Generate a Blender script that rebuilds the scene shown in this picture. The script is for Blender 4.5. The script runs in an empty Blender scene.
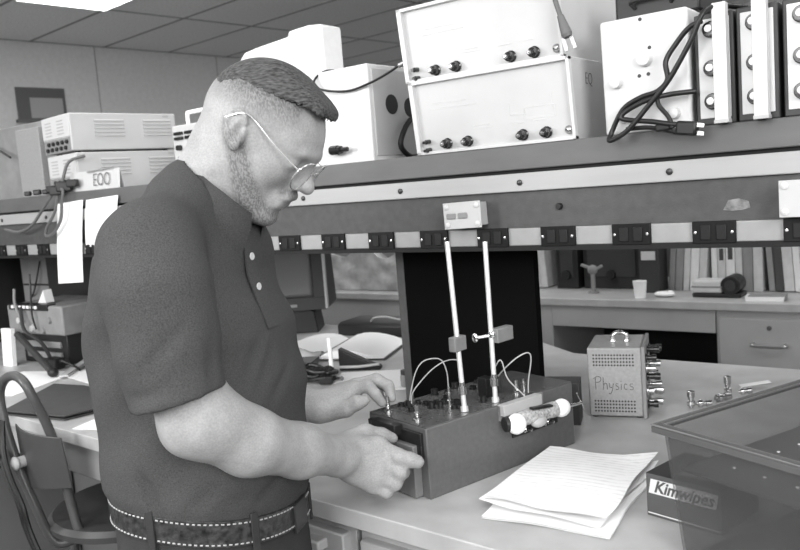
import bpy, bmesh, math, random
import numpy as np
from mathutils import Vector, Matrix
random.seed(7)
SC = bpy.context.scene
COL = SC.collection
PI = math.pi

# ------------------------------------------------------------------ materials
def gm(name, g, rough=0.6, nscale=0, namt=0.0, bump=0.0, bscale=200, metal=0.0, spec=0.4, stretch=None, coat=0.0):
    m = bpy.data.materials.new(name); m.use_nodes = True
    nt = m.node_tree; b = nt.nodes['Principled BSDF']
    b.inputs['Base Color'].default_value = (g, g, g, 1)
    b.inputs['Roughness'].default_value = rough
    b.inputs['Metallic'].default_value = metal
    b.inputs['Specular IOR Level'].default_value = spec
    if coat: b.inputs['Coat Weight'].default_value = coat
    tc = nt.nodes.new('ShaderNodeTexCoord'); mp = nt.nodes.new('ShaderNodeMapping')
    nt.links.new(tc.outputs['Object'], mp.inputs['Vector'])
    if stretch: mp.inputs['Scale'].default_value = stretch
    if nscale:
        n = nt.nodes.new('ShaderNodeTexNoise'); n.inputs['Scale'].default_value = nscale; n.inputs['Detail'].default_value = 6
        nt.links.new(mp.outputs['Vector'], n.inputs['Vector'])
        r = nt.nodes.new('ShaderNodeMapRange'); r.inputs[1].default_value = 0.3; r.inputs[2].default_value = 0.7
        r.inputs[3].default_value = max(0, g*(1-namt)); r.inputs[4].default_value = min(1, g*(1+namt))
        nt.links.new(n.outputs['Fac'], r.inputs[0])
        cb = nt.nodes.new('ShaderNodeCombineColor')
        for i in range(3): nt.links.new(r.outputs[0], cb.inputs[i])
        nt.links.new(cb.outputs[0], b.inputs['Base Color'])
    if bump:
        n2 = nt.nodes.new('ShaderNodeTexNoise'); n2.inputs['Scale'].default_value = bscale; n2.inputs['Detail'].default_value = 3
        nt.links.new(mp.outputs['Vector'], n2.inputs['Vector'])
        bp = nt.nodes.new('ShaderNodeBump'); bp.inputs['Strength'].default_value = bump; bp.inputs['Distance'].default_value = 0.002
        nt.links.new(n2.outputs['Fac'], bp.inputs['Height']); nt.links.new(bp.outputs['Normal'], b.inputs['Normal'])
    return m

def ruled(name, g, dark, scale, rough=0.8, wscale=None):
    """paper with faint written or ruled rows"""
    m = gm(name, g, rough); nt = m.node_tree; b = nt.nodes['Principled BSDF']
    tc = nt.nodes.new('ShaderNodeTexCoord')
    w = nt.nodes.new('ShaderNodeTexWave'); w.wave_type = 'BANDS'; w.bands_direction = 'Y'
    w.inputs['Scale'].default_value = scale; w.inputs['Distortion'].default_value = 0.3
    n = nt.nodes.new('ShaderNodeTexNoise'); n.inputs['Scale'].default_value = wscale or 90
    nt.links.new(tc.outputs['Object'], w.inputs['Vector']); nt.links.new(tc.outputs['Object'], n.inputs['Vector'])
    mu = nt.nodes.new('ShaderNodeMath'); mu.operation = 'MULTIPLY'
    nt.links.new(w.outputs['Fac'], mu.inputs[0]); nt.links.new(n.outputs['Fac'], mu.inputs[1])
    r = nt.nodes.new('ShaderNodeMapRange'); r.inputs[1].default_value = 0.25; r.inputs[2].default_value = 0.6
    r.inputs[3].default_value = g; r.inputs[4].default_value = dark
    nt.links.new(mu.outputs[0], r.inputs[0])
    cb = nt.nodes.new('ShaderNodeCombineColor')
    for i in range(3): nt.links.new(r.outputs[0], cb.inputs[i])
    nt.links.new(cb.outputs[0], b.inputs['Base Color'])
    return m

def clear(name, g, rough, alpha, spec=0.5):
    m = bpy.data.materials.new(name); m.use_nodes = True
    nt = m.node_tree; b = nt.nodes['Principled BSDF']; out = nt.nodes['Material Output']
    b.inputs['Base Color'].default_value = (g, g, g, 1); b.inputs['Roughness'].default_value = rough
    b.inputs['Specular IOR Level'].default_value = spec
    t = nt.nodes.new('ShaderNodeBsdfTransparent'); t.inputs[0].default_value = (.93, .93, .93, 1)
    mx = nt.nodes.new('ShaderNodeMixShader'); mx.inputs[0].default_value = alpha
    nt.links.new(t.outputs[0], mx.inputs[1]); nt.links.new(b.outputs[0], mx.inputs[2])
    nt.links.new(mx.outputs[0], out.inputs['Surface'])
    return m

def glow(name, s):
    m = bpy.data.materials.new(name); m.use_nodes = True
    b = m.node_tree.nodes['Principled BSDF']
    b.inputs['Base Color'].default_value = (.8, .8, .8, 1)
    b.inputs['Emission Color'].default_value = (1, 1, 1, 1); b.inputs['Emission Strength'].default_value = s
    return m

M = dict(
 wall=gm('wall_paint', .56, .9, 30, .05), ceil=gm('ceiling_tile', .82, .95, 60, .10, .3, 120), grid=gm('ceiling_grid', .25, .7),
 floor=gm('floor_tile', .12, .5, 8, .2), lamp=glow('lamp_diffuser', 9.0),
 bench=gm('bench_top', .44, .38, 14, .12, .05, 300, spec=.5), benchedge=gm('bench_edge', .40, .45, 20, .08),
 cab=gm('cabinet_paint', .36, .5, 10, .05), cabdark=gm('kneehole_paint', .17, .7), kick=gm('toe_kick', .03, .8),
 board=gm('shelf_board', .115, .5, 25, .12, stretch=(.3, 1, 1)), gap=gm('black_gap', .012, .8),
 channel=gm('brushed_channel', .36, .35, 40, .06, spec=.5, stretch=(.1, 1, 1)), panel=gm('grey_panel', .070, .6, 60, .12, .2, 300),
 strip=gm('raceway_cover', .31, .4, 40, .05), outlet=gm('black_outlet', .008, .5, spec=.2), outlet2=gm('outlet_face', .018, .5, spec=.2),
 screw=gm('bright_screw', .75, .25, metal=.8), dscrew=gm('dark_screw', .06, .3, metal=.5),
 black=gm('black_plastic', .015, .4), blackm=gm('matt_black_board', .006, 1.0, spec=0.0), dark=gm('dark_plastic', .035, .5), rubber=gm('black_rubber', .012, .55),
 cord=gm('cord_rubber', .011, .4), greycord=gm('grey_cord', .12, .5),
 cream=gm('cream_enamel', .50, .35, 12, .04), creamp=gm('cream_panel', .62, .4, 15, .03), print=gm('pale_print', .62, .6), ink=gm('ink_marker', .16, .7),
 white=gm('white_enamel', .60, .3), foam=gm('white_foam', .75, .85, 60, .03, .3, 150), whitep=gm('white_paper', .93, .85),
 offwhite=gm('offwhite_case', .55, .45, 12, .05), lightgrey=gm('light_grey_case', .42, .5, 15, .05), midgrey=gm('mid_grey_case', .24, .55, 15, .08),
 knob=gm('black_knob', .014, .22, spec=.6), chrome=gm('chrome', .85, .12, metal=1.0), rod=gm('bright_rod', .8, .35, metal=.45), steel=gm('steel', .6, .28, metal=1.0), nickel=gm('nickel_plate', .5, .2, metal=.9),
 app=gm('hammered_grey', .105, .42, 120, .10, .12, 250, spec=.5), apptop=gm('chassis_top', .10, .22, 90, .12, spec=.6), appside=gm('chassis_drawer', .16, .5, 60, .08),
 phys=gm('grey_hammertone', .31, .4, 150, .10, .15, 300), clampm=gm('grey_block', .20, .5, 60, .1),
 coilm=gm('wound_copper', .4, .45, 220, .5, .4, 250), bright=gm('white_bulb', .95, .3),
 wire=gm('pale_wire', .45, .5), paper=ruled('written_paper', .84, .70, 26, .9, 60), paper2=gm('plain_paper', .90, .9),
 tray=clear('smoky_plastic', .11, .22, .33, .5), trayrim=clear('smoky_rim', .12, .25, .80), traypeg=gm('tray_pegs', .45, .5),
 kim=gm('tissue_carton', .11, .6, 30, .06), kimtop=gm('carton_top', .03, .6), cartonw=gm('carton_print', .85, .6),
 folder=gm('grey_binder', .055, .6, 40, .1), chairm=gm('chair_plate', .06, .4, 15, .08), tube=gm('painted_tube', .075, .35), chairseat=gm('chair_seat', .06, .3, 15, .1),
 screen=gm('crt_glass', .12, .18, spec=.6), bag=gm('plastic_bag', .45, .3, 14, .35, .8, 30), cork=gm('worn_label', .20, .8, 90, .5),
 e1grey=gm('chassis_grey', .24, .55, 18, .15), bookA=gm('book_pale', .55, .7, 30, .1), bookB=gm('book_grey', .25, .7, 30, .1), bookC=gm('book_light', .72, .7, 30, .05), bookD=gm('book_dark', .06, .6),
)

# ------------------------------------------------------------------ geometry helpers
class MB:
    def __init__(self): self.bm = bmesh.new()
    def box(self, c, s, rot=None, top=None):
        """box centred at c with size s; rot = Matrix; top=(dx,dy) shifts the upper face"""
        vs = []
        for z in (-.5, .5):
            for x, y in ((-.5, -.5), (.5, -.5), (.5, .5), (-.5, .5)):
                v = Vector((x*s[0], y*s[1], z*s[2]))
                if top and z > 0: v.x += top[0]; v.y += top[1]
                if rot is not None: v = rot @ v
                vs.append(self.bm.verts.new(v + Vector(c)))
        for f in ((3,2,1,0), (4,5,6,7), (0,1,5,4), (1,2,6,5), (2,3,7,6), (3,0,4,7)):
            self.bm.faces.new([vs[i] for i in f])
        return self
    def b2(self, x0, y0, z0, x1, y1, z1):
        return self.box(((x0+x1)/2, (y0+y1)/2, (z0+z1)/2), (abs(x1-x0), abs(y1-y0), abs(z1-z0)))
    def prism(self, poly, z0, z1):
        a = [self.bm.verts.new((x, y, z0)) for x, y in poly]; b = [self.bm.verts.new((x, y, z1)) for x, y in poly]
        n = len(poly); self.bm.faces.new(a[::-1]); self.bm.faces.new(b)
        for i in range(n): self.bm.faces.new((a[i], a[(i+1) % n], b[(i+1) % n], b[i]))
        return self
    def prof(self, pts, a, b, axis='x'):
        """closed outline in (u,z) swept along an axis from a to b: axis x -> pts are (y,z); axis y -> pts are (x,z)"""
        f = (lambda p, t: (t, p[0], p[1])) if axis == 'x' else (lambda p, t: (p[0], t, p[1]))
        A = [self.bm.verts.new(f(p, a)) for p in pts]; B = [self.bm.verts.new(f(p, b)) for p in pts]
        n = len(pts); self.bm.faces.new(A); self.bm.faces.new(B[::-1])
        for i in range(n): self.bm.faces.new((A[i], B[i], B[(i+1) % n], A[(i+1) % n]))
        return self
    def cyl(self, p0, p1, r0, r1=None, n=16, cap=True):
        r1 = r0 if r1 is None else r1
        p0, p1 = Vector(p0), Vector(p1); d = (p1-p0).normalized()
        u = d.orthogonal().normalized(); w = d.cross(u)
        A, B = [], []
        for i in range(n):
            t = 2*PI*i/n; o = u*math.cos(t)+w*math.sin(t)
            A.append(self.bm.verts.new(p0+o*r0)); B.append(self.bm.verts.new(p1+o*r1))
        for i in range(n): self.bm.faces.new((A[i], A[(i+1) % n], B[(i+1) % n], B[i]))
        if cap: self.bm.faces.new(A[::-1]); self.bm.faces.new(B)
        return self
    def lathe(self, prof, o, d, n=20):
        """profile [(r, t)] turned about direction d from o"""
        o, d = Vector(o), Vector(d).normalized(); u = d.orthogonal().normalized(); w = d.cross(u)
        rings = []
        for r, t in prof:
            rings.append([self.bm.verts.new(o+d*t+(u*math.cos(2*PI*i/n)+w*math.sin(2*PI*i/n))*max(r, 1e-5)) for i in range(n)])
        for a, b in zip(rings, rings[1:]):
            for i in range(n): self.bm.faces.new((a[i], a[(i+1) % n], b[(i+1) % n], b[i]))
        self.bm.faces.new(rings[0][::-1]); self.bm.faces.new(rings[-1])
        return self
    def tube(self, pts, r, n=8, sub=6, closed=False):
        P = [Vector(p) for p in pts]
        if sub > 1 and len(P) > 2:
            Q = []; m = len(P)
            for i in range(m-1 if not closed else m):
                p1, p2 = P[i], P[(i+1) % m]
                p0 = P[i-1] if (i > 0 or closed) else p1*2-p2
                p3 = P[(i+2) % m] if (i+2 < m or closed) else p2*2-p1
                for k in range(sub):
                    t = k/sub
                    Q.append(.5*((2*p1)+(p2-p0)*t+(2*p0-5*p1+4*p2-p3)*t*t+(3*p1-p0-3*p2+p3)*t**3))
            if not closed: Q.append(P[-1])
            P = Q
        m = len(P); rings = []; u = None
        for i in range(m):
            a = P[i-1] if (i > 0 or closed) else P[i]; b = P[(i+1) % m] if (i < m-1 or closed) else P[i]
            d = (b-a).normalized()
            u = d.orthogonal().normalized() if u is None else (u-d*u.dot(d)).normalized()
            w = d.cross(u); rr = r[min(i*len(r)//m, len(r)-1)] if isinstance(r, (list, tuple)) else r
            rings.append([self.bm.verts.new(P[i]+(u*math.cos(2*PI*k/n)+w*math.sin(2*PI*k/n))*rr) for k in range(n)])
        for i in range(m if closed else m-1):
            a, b = rings[i], rings[(i+1) % m]
            for k in range(n): self.bm.faces.new((a[k], a[(k+1) % n], b[(k+1) % n], b[k]))
        if not closed: self.bm.faces.new(rings[0][::-1]); self.bm.faces.new(rings[-1])
        return self
    def ball(self, c, r, n=16, rot=None):
        r = (r, r, r) if not isinstance(r, (tuple, list)) else r
        mt = Matrix.Translation(c) @ (rot.to_4x4() if rot is not None else Matrix.Identity(4)) @ Matrix.Diagonal((*r, 1))
        bmesh.ops.create_uvsphere(self.bm, u_segments=n, v_segments=max(6, n//2), radius=1, matrix=mt)
        return self
    def build(self, name, mat, parent=None, bevel=0, smooth=None, seg=2):
        bmesh.ops.recalc_face_normals(self.bm, faces=self.bm.faces)
        me = bpy.data.meshes.new(name); self.bm.to_mesh(me); self.bm.free()
        me.materials.append(mat if not isinstance(mat, str) else M[mat])
        o = bpy.data.objects.new(name, me); COL.objects.link(o)
        if parent is not None: o.parent = parent
        if bevel:
            md = o.modifiers.new('edge', 'BEVEL'); md.width = bevel; md.segments = seg; md.limit_method = 'ANGLE'; md.angle_limit = .6
        me.polygons.foreach_set('use_smooth', [True]*len(me.polygons))
        if smooth is None or smooth:
            me.set_sharp_from_angle(angle=math.radians(smooth or 38))
        return o

def tag(o, label, cat, group=None):
    o['label'] = label; o['category'] = cat
    if group: o['group'] = group
    return o
def thing(name, label, cat, loc=(0, 0, 0), rz=0, group=None):
    o = bpy.data.objects.new(name, None); COL.objects.link(o); o.empty_display_size = .05
    o.location = loc; o.rotation_euler = (0, 0, rz)
    return tag(o, label, cat, group)
def struct(o, rz=0):
    o['kind'] = 'structure'; o.rotation_euler = (0, 0, rz); return o
def copy_tree(o, parent=None):
    c = o.copy(); COL.objects.link(c)
    if parent is not None: c.parent = parent
    for ch in list(o.children): copy_tree(ch, c)
    return c
def text(name, s, size, mat, parent, loc, rot, depth=.0004, shear=0.0, bold=0.0, align='CENTER', sx=1.0):
    cu = bpy.data.curves.new(name, 'FONT'); cu.body = s; cu.size = size; cu.extrude = depth; cu.shear = shear; cu.offset = bold
    cu.align_x = align; cu.align_y = 'CENTER'
    t = bpy.data.objects.new(name, cu); COL.objects.link(t)
    dg = bpy.context.evaluated_depsgraph_get(); me = bpy.data.meshes.new_from_object(t.evaluated_get(dg))
    bpy.data.objects.remove(t); me.name = name; me.materials.clear(); me.materials.append(M[mat])
    o = bpy.data.objects.new(name, me); COL.objects.link(o); o.parent = parent; o.location = loc; o.rotation_euler = rot; o.scale = (sx, 1, 1)
    return o
def RotZ(a): return Matrix.Rotation(a, 3, 'Z')
def RotX(a): return Matrix.Rotation(a, 3, 'X')
def RotY(a): return Matrix.Rotation(a, 3, 'Y')

# ------------------------------------------------------------------ camera
CAMZ = 1.44
cam = bpy.data.cameras.new('camera'); camo = bpy.data.objects.new('camera', cam); COL.objects.link(camo)
cam.lens = 36.0; cam.sensor_width = 36.0; cam.sensor_fit = 'HORIZONTAL'; cam.clip_start = .02
Rc = Matrix(((0.79482, 0.00537, -0.60682), (0.60190, -0.13434, 0.78719), (-0.07729, -0.99092, -0.11001)))  # columns: right, down, forward
camo.matrix_world = Matrix.Translation((0, 0, CAMZ)) @ Matrix(((Rc[0][0], -Rc[0][1], -Rc[0][2]), (Rc[1][0], -Rc[1][1], -Rc[1][2]), (Rc[2][0], -Rc[2][1], -Rc[2][2]))).to_4x4()
cam.dof.use_dof = True; cam.dof.focus_distance = 1.25; cam.dof.aperture_fstop = 9.0
SC.camera = camo

# ------------------------------------------------------------------ room shell (turned 5 degrees against the shelf)
RR = math.radians(-5.18)
MB().b2(-6.5, -3.0, -.05, 3.2, 7.6, 0).build('floor', 'floor').rotation_euler = (0, 0, RR)
struct(bpy.data.objects['floor'], RR)
struct(MB().b2(-6.5, -3.0, 2.8, 3.2, 7.6, 2.85).build('ceiling', 'ceil'), RR)
g = MB()
for y in [2.89+.62*k for k in range(-9, 8)]: g.b2(-6.47, y-.010, 2.797, 3.2, y+.010, 2.8015)
for x in [-5.23+1.22*k for k in range(-1, 7)]: g.b2(x-.010, -3.0, 2.797, x+.010, 7.6, 2.8012)
struct(g.build('trim_ceiling', 'grid'), RR)
w = MB().b2(-6.57, -3.0, 0, -6.47, 7.6, 2.8)
struct(w.build('wall_left', 'wall'), RR)
s_ = MB()
for y in (-1.1, .1, 1.3, 2.2, 3.43, 4.65, 5.87): s_.b2(-6.471, y-.004, .1, -6.4685, y+.004, 2.8)
struct(s_.build('trim_1', 'grid'), RR)
struct(MB().b2(-6.57, 7.5, 0, 3.2, 7.6, 2.8).build('wall_back', 'wall'), RR)
struct(MB().b2(-6.47, -3.0, 0, -6.455, 7.5, .1).build('baseboard_left', 'dark'), RR)

# the one fluorescent panel in view
def room(x, y, z=0):
    return (x*math.cos(RR)-y*math.sin(RR), x*math.sin(RR)+y*math.cos(RR), z)
cl = thing('ceiling_light', 'bright fluorescent ceiling panel set in the tiled ceiling', 'ceiling light', room(-4.62, 2.58, 2.8), RR)
MB().b2(-.60, -.30, -.012, .60, .30, -.006).build('diffuser', 'lamp', cl)
f = MB()
for a in ((-.61, -.31, .61, -.30), (-.61, .30, .61, .31), (-.61, -.30, -.60, .30), (.60, -.30, .61, .30)): f.b2(a[0], a[1], -.016, a[2], a[3], -.001)
f.build('frame', 'white', cl)
# framed notice on the far wall
fr = thing('picture_frame', 'dark framed notice hanging on the far wall under the ceiling light', 'picture', room(-6.467, 2.93, 2.315), RR)
MB().b2(0, -.20, -.125, .015, .19, .125).build('frame', gm('frame_dark', .10, .6), fr)
MB().b2(.015, -.10, -.115, .018, .165, .045).build('paper', gm('notice_grey', .33, .8), fr)
MB().b2(-.0, -.22, -.15, .04, .21, -.128).build('ledge', gm('frame_ledge', .12, .6), fr)

# ------------------------------------------------------------------ work bench
def ey(x): return .868-(x+.577)*.0502        # front edge of the bench
wt = MB().prism([(-3.6, ey(-3.6)), (.45, ey(.45)), (.45, 1.97), (-.95, 1.985), (-1.2, 2.16), (-3.6, 2.16)], .920, .95).build('worktop', 'bench', bevel=.002)
tag(wt, 'long pale worktop of the bench the man stands at', 'worktop')
cabs = [(-1.235, -.83, 'drawers'), (-.82, -.22, 'door'), (-.21, .44, 'door')]
def cab_unit(x0, x1, kind, label):
    t = thing('drawer_cabinet' if kind == 'drawers' else 'base_cabinet', label, 'cabinet', ((x0+x1)/2, ey((x0+x1)/2)+.03, 0), math.atan(-.0502))
    h = (x1-x0)/2
    MB().b2(-h, .0, .10, h, .50, .915).build('body', 'cab', t, .002)
    MB().b2(-h, .05, 0, h, .48, .10).build('plinth', 'kick', t)
    if kind == 'drawers':
        for z0, z1 in ((.735, .895), (.56, .725), (.34, .55), (.115, .33)):
            d = MB().b2(-h+.014, -.018, z0, h-.014, .004, z1).build('drawer', 'cab', t, .003)
            MB().b2(-h+.016, -.040, z1-.030, h-.05, -.016, z1-.012).build('pull', 'channel', d, .003)
    else:
        d = MB().b2(-h+.012, -.018, .115, h-.012, .004, .895).build('door', 'cab', t, .003)
        MB().tube([(h-.07, -.018, .70), (h-.07, -.045, .71), (h-.07, -.045, .79), (h-.07, -.018, .80)], .005).build('handle', 'steel', d)
    return t
cab_unit(*cabs[0], 'grey drawer cabinet under the worktop in front of the man')
cab_unit(*cabs[1], 'grey cupboard under the worktop below the stack of papers')
cab_unit(*cabs[2], 'grey cupboard under the worktop below the smoky plastic tray')
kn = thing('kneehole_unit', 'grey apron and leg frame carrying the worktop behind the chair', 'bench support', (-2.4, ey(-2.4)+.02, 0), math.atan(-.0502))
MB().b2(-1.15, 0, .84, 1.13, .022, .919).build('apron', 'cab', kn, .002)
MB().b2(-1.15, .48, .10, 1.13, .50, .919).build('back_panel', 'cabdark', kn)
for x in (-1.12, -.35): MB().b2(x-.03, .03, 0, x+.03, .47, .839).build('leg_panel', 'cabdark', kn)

# ------------------------------------------------------------------ reagent shelf with power raceway
sh = thing('bench_shelf', 'long shelf with a power outlet raceway running above the bench', 'shelf', (0, 1.30, 0))
X0, X1 = -3.75, .45
MB().b2(X0, 0, 1.453, X1, .46, 1.497).build('shelf_board', 'board', sh, .002)
MB().b2(X0, .010, 1.405, X1, .445, 1.453).build('recess', 'gap', sh)
MB().b2(X0, -.004, 1.4135, X1, .012, 1.4465).build('channel', 'channel', sh, .002)
MB().b2(X0, .004, 1.347, X1, .445, 1.4125).build('front_panel', 'panel', sh)
MB().b2(X0, -.002, 1.3145, X1, .444, 1.3465).build('raceway', 'strip', sh, .0015)
MB().b2(X0, -.006, 1.3055, X1, .45, 1.3145).build('bottom_lip', 'gap', sh)
sc0 = None
for k in range(-1, 14):
    x = -.165-.272*k
    if sc0 is None:
        sc0 = MB().lathe([(.0055, 0), (.0055, .002), (.003, .0035), (.0001, .0036)], (0, 0, 0), (0, -1, 0), 12).build('screw', 'dscrew', sh); o = sc0
    else:
        o = sc0.copy(); COL.objects.link(o)
    o.parent = sh; o.location = (x, -.004, 1.4297)
op = None
for k in range(-2, 26):
    x = -.237-.1338*k
    if op is None:
        op = MB().b2(-.033, -.007, -.0175, .033, .0, .0175).build('outlet', 'outlet', sh, .001)
        for sx in (-.012, .012):
            q = MB(); q.b2(sx-.008, -.0095, -.012, sx+.008, -.006, .012); q.build('socket', 'outlet2', op, .0015)
        for sx in (-.028, .028): MB().lathe([(.0024, 0), (.0024, .0012), (.0001, .0016)], (sx, -.007, 0), (0, -1, 0), 10).build('plate_screw', 'screw', op)
        o = op
    else: o = copy_tree(op, sh)
    o.location = (x, -.001, 1.3305)
for x in (-3.6, -1.0885, .38):
    MB().b2(x-.0105, .114, .9502, x+.0105, .140, 1.3055).build('support_post', 'panel', sh)
MB().lathe([(.006, 0), (.006, .006), (.0045, .008), (.0001, .008)], (-.636, .004, 1.383), (0, -1, 0), 14).build('pilot_knob', 'black', sh)
# pale torn label left on the panel
lb = MB(); lb.prism([(-.358, -.008), (-.345, -.010), (-.33, -.009), (-.318, -.006), (-.320, .004), (-.335, .009), (-.350, .007)], 0, .0006)
lbo = lb.build('torn_label', 'cork', sh); lbo.rotation_euler = (PI/2, 0, 0); lbo.location = (0, .0035, 1.372)

# junction boxes screwed on the panel
def jbox(name, label, x, z, w, h, plug):
    t = thing(name, label, 'outlet box', (x, 1.302, z))
    MB().b2(-w/2+.004, -.028, -h/2+.003, w/2-.004, .002, h/2-.003).build('box', 'lightgrey', t, .002)
    MB().b2(-w/2, -.0295, -h/2, w/2, -.028, h/2).build('cover_plate', 'cream', t, .0008)
    for a in (-1, 1):
        for b in (-1, 1):
            MB().lathe([(.0055, 0), (.0055, .0015), (.003, .003), (.0001, .003)], (a*(w/2-.008), -.0295, b*(h/2-.008)), (0, -1, 0), 12).build('screw', 'white', t)
    if plug:
        for dx in (-.024, .002):
            q = MB().b2(dx-.010, -.0325, -.006, dx+.010, -.029, .005).build('socket', 'midgrey', t, .002)
    else:
        MB().lathe([(.008, 0), (.008, .003), (.0001, .004)], (.012, -.0295, .003), (0, -1, 0), 16).build('socket', 'dark', t)
    return t
jb = jbox('outlet_box', 'small white double outlet box standing off the shelf panel', -.823, 1.3765, .083, .050, True); jb.rotation_euler = (0, math.radians(-1.5), 0)
jbox('outlet_box', 'white outlet box with round screws at the right end of the shelf', -.238, 1.378, .066, .054, False)
# black board below the shelf
bb = MB().b2(-1.077, 1.414, .95, -.754, 1.434, 1.3045).build('black_board', 'blackm'); tag(bb, 'matt black board standing upright on the bench under the shelf', 'board')

# ------------------------------------------------------------------ on the shelf: two stacked power supplies
ST = 1.497
def supply(name, label, loc, rz, dx, with_diagram):
    t = thing(name, label, 'power supply', loc, rz, 'stacked power supplies')
    W, H, D = .338, .140, .24; LEAN = .016
    # side profile leans forward at the top
    MB().prof([(0.006, 0), (D, 0), (D, H), (0.006-LEAN, H)], 0, W, 'x').build('case', 'cream', t, .002)
    fr = MB()
    for (a, b, c, d) in ((0, 0, W, .006), (0, H-.006, W, H)):
        fr.prof([(-LEAN*b/H-.004, b), (.008-LEAN*b/H, b), (.008-LEAN*d/H, d), (-LEAN*d/H-.004, d)], a, c, 'x')
    for xa, xb in ((0, .010), (W-.006, W)):
        fr.prof([(-.004, 0), (.008, 0), (.008-LEAN, H), (-LEAN-.004, H)], xa, xb, 'x')
    fr.build('front_rim', 'white', t, .0008)
    fa = math.atan(LEAN/H); nrm = Vector((0, -math.cos(fa), -math.sin(fa)))
    def at(x, z, o=0): return Vector((x, .006-LEAN*z/H, z))+nrm*o
    for x in (.070, .117, .234, .281):
        k = MB().lathe([(.0095, 0), (.0105, .003), (.0085, .005), (.0085, .014), (.0055, .016), (.0055, .022), (.0001, .0225)], at(x, .018), nrm, 20).build('binding_post', 'knob', t)
        MB().lathe([(.004, 0), (.0035, .002), (.0001, .0022)], at(x, .018)+nrm*.022, nrm, 12).build('post_tip', 'nickel', k)
    for z in (.009, .025):
        MB().lathe([(.0045, 0), (.0045, .012), (.003, .013), (.003, .02), (.0001, .02)], at(.026, z), nrm, 12).build('banana_jack', 'knob', t)
    MB().lathe([(.0075, 0), (.0075, .003), (.005, .006), (.0001, .0075)], at(.323, .018), nrm, 18).build('pilot_lamp', 'nickel', t)
    rot = Matrix.Rotation(fa, 3, 'X')
    pr = MB()
    def ln(x0, z0, x1, z1, w=.0009):
        p, q = at(x0, z0, .0003), at(x1, z1, .0003); pr.cyl(p, q, w*.6, n=6)
    if with_diagram:
        for a in ((.210, .075, .210, .055), (.210, .055, .245, .055), (.295, .055, .295, .085), (.24, .045, .30, .045), (.24, .065, .30, .065), (.24, .045, .24, .065), (.30, .045, .30, .065)): ln(*a)
    if with_diagram: pr.build('circuit_diagram', 'print', t)
    for grp in (((.04, .085, .14, .085), (.04, .095, .12, .095)), ((.13, .04, .17, .04), (.13, .045, .165, .045)), ((.21, .04, .235, .04),), ((.255, .041, .28, .041),)):
        pr = MB()
        for a in grp: ln(*a)
        pr.build('panel_print', 'print', t)
    return t
p1 = supply('power_supply', 'lower cream power supply of the stacked pair with a circuit diagram', (-.934, 1.302, ST), 0, 0, True)
p2 = supply('power_supply', 'upper cream power supply of the stacked pair with a plug hanging over it', (-.948, 1.300, ST+.1405), 0, 0, False)
text('marker_letters', 'EQ', .030, 'ink', p1, (.3388, .060, .105), (PI/2, 0, PI/2), .0002, bold=-.0006, sx=.8)

# hanging three-prong plug
hp = thing('hanging_lead', 'black cord with a pronged plug hanging down over the upper power supply', 'cord', (0, 0, 0))
MB().tube([(-.640, 1.40, 1.778), (-.630, 1.31, 1.781), (-.617, 1.270, 1.762), (-.609, 1.272, 1.730), (-.602, 1.276, 1.700)], .0042).build('cable', 'greycord', hp)
q = MB().cyl((-.603, 1.276, 1.703), (-.594, 1.278, 1.672), .0055, .0095, 14).cyl((-.594, 1.278, 1.672), (-.592, 1.278, 1.666), .0095, .0075, 14).build('plug', 'greycord', hp)
MB().box((-.598, 1.279, 1.655), (.0065, .002, .022), RotY(-.25)).box((-.583, 1.279, 1.657), (.0065, .002, .022), RotY(-.3)).build('prong', 'steel', q)

# white variable supply with recessed knobs
vr = thing('control_box', 'white sloping control box with round knobs beside the power supplies', 'control box', (-.543, 1.30, ST))
MB().prof([(0, 0), (.20, 0), (.20, .185), (-.006, .185)], 0, .143, 'x').build('case', 'white', vr, .005, seg=3)
for x, z, r in ((.074, .115, .0115), (.025, .084, .0095), (.118, .024, .0085), (.034, .022, .006)):
    k = MB().lathe([(r*1.1, 0), (r, .004), (r*.92, .012), (r*.5, .0135), (.0001, .0136)], (x, -.006*z/.185, z), (0, -1, 0), 24).build('knob', 'white', vr)
for x, z, r in ((.069, .182-.004, .003), (.063, .090, .003), (.078, .091, .003), (.082, .132, .003)):
    MB().lathe([(r, 0), (r, .0008), (.0001, .0009)], (x, -.006*z/.185, z), (0, -1, 0), 12).build('screw_hole', 'dark', vr)

# decade resistance boxes standing on end
dec0 = None
def decade(x, label, fin):
    t = thing('decade_box', label, 'resistance box', (x, 1.30, ST), 0, 'upright resistance boxes')
    MB().b2(0, .0, 0, .058, .15, .168).build('case', 'dark', t, .002)
    MB().b2(.006, -.002, .010, .052, .001, .160).build('face_plate', 'white', t, .0008)
    for z in (.143, .085, .035):
        k = MB().lathe([(.0125, 0), (.0125, .007), (.0108, .009), (.0100, .016), (.0001, .0165)], (.027, -.002, z), (0, -1, 0), 20).build('dial', 'knob', t)
        MB().lathe([(.0060, 0), (.0055, .004), (.0001, .0045)], (.027, -.0185, z), (0, -1, 0), 18).build('dial_cap', 'white', k)
    return t
for x, lab in ((-.392, 'leftmost upright dark box with three dials behind the black cord'), (-.330, 'upright dark dial box between the two white upright bars'), (-.266, 'upright dark dial box standing right of both white bars'), (-.203, 'rightmost upright dark dial box, cut off by the picture edge')):
    decade(x, lab, True)
def whitebar(x, z1, label):
    t = thing('white_bar', label, 'bar', (x, 1.2985, ST), 0, 'white upright bars')
    MB().b2(0, -.022, .0, .020, -.019+.014, z1).build('bar', 'white', t, .001)
    MB().b2(-.001, -.0235, .0, .021, -.004, .006).build('foot', 'lightgrey', t, .001)
whitebar(-.359, .178, 'white upright bar in front of the leftmost dial box')
whitebar(-.303, .215, 'taller white upright bar between the second and third dial box')
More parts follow.
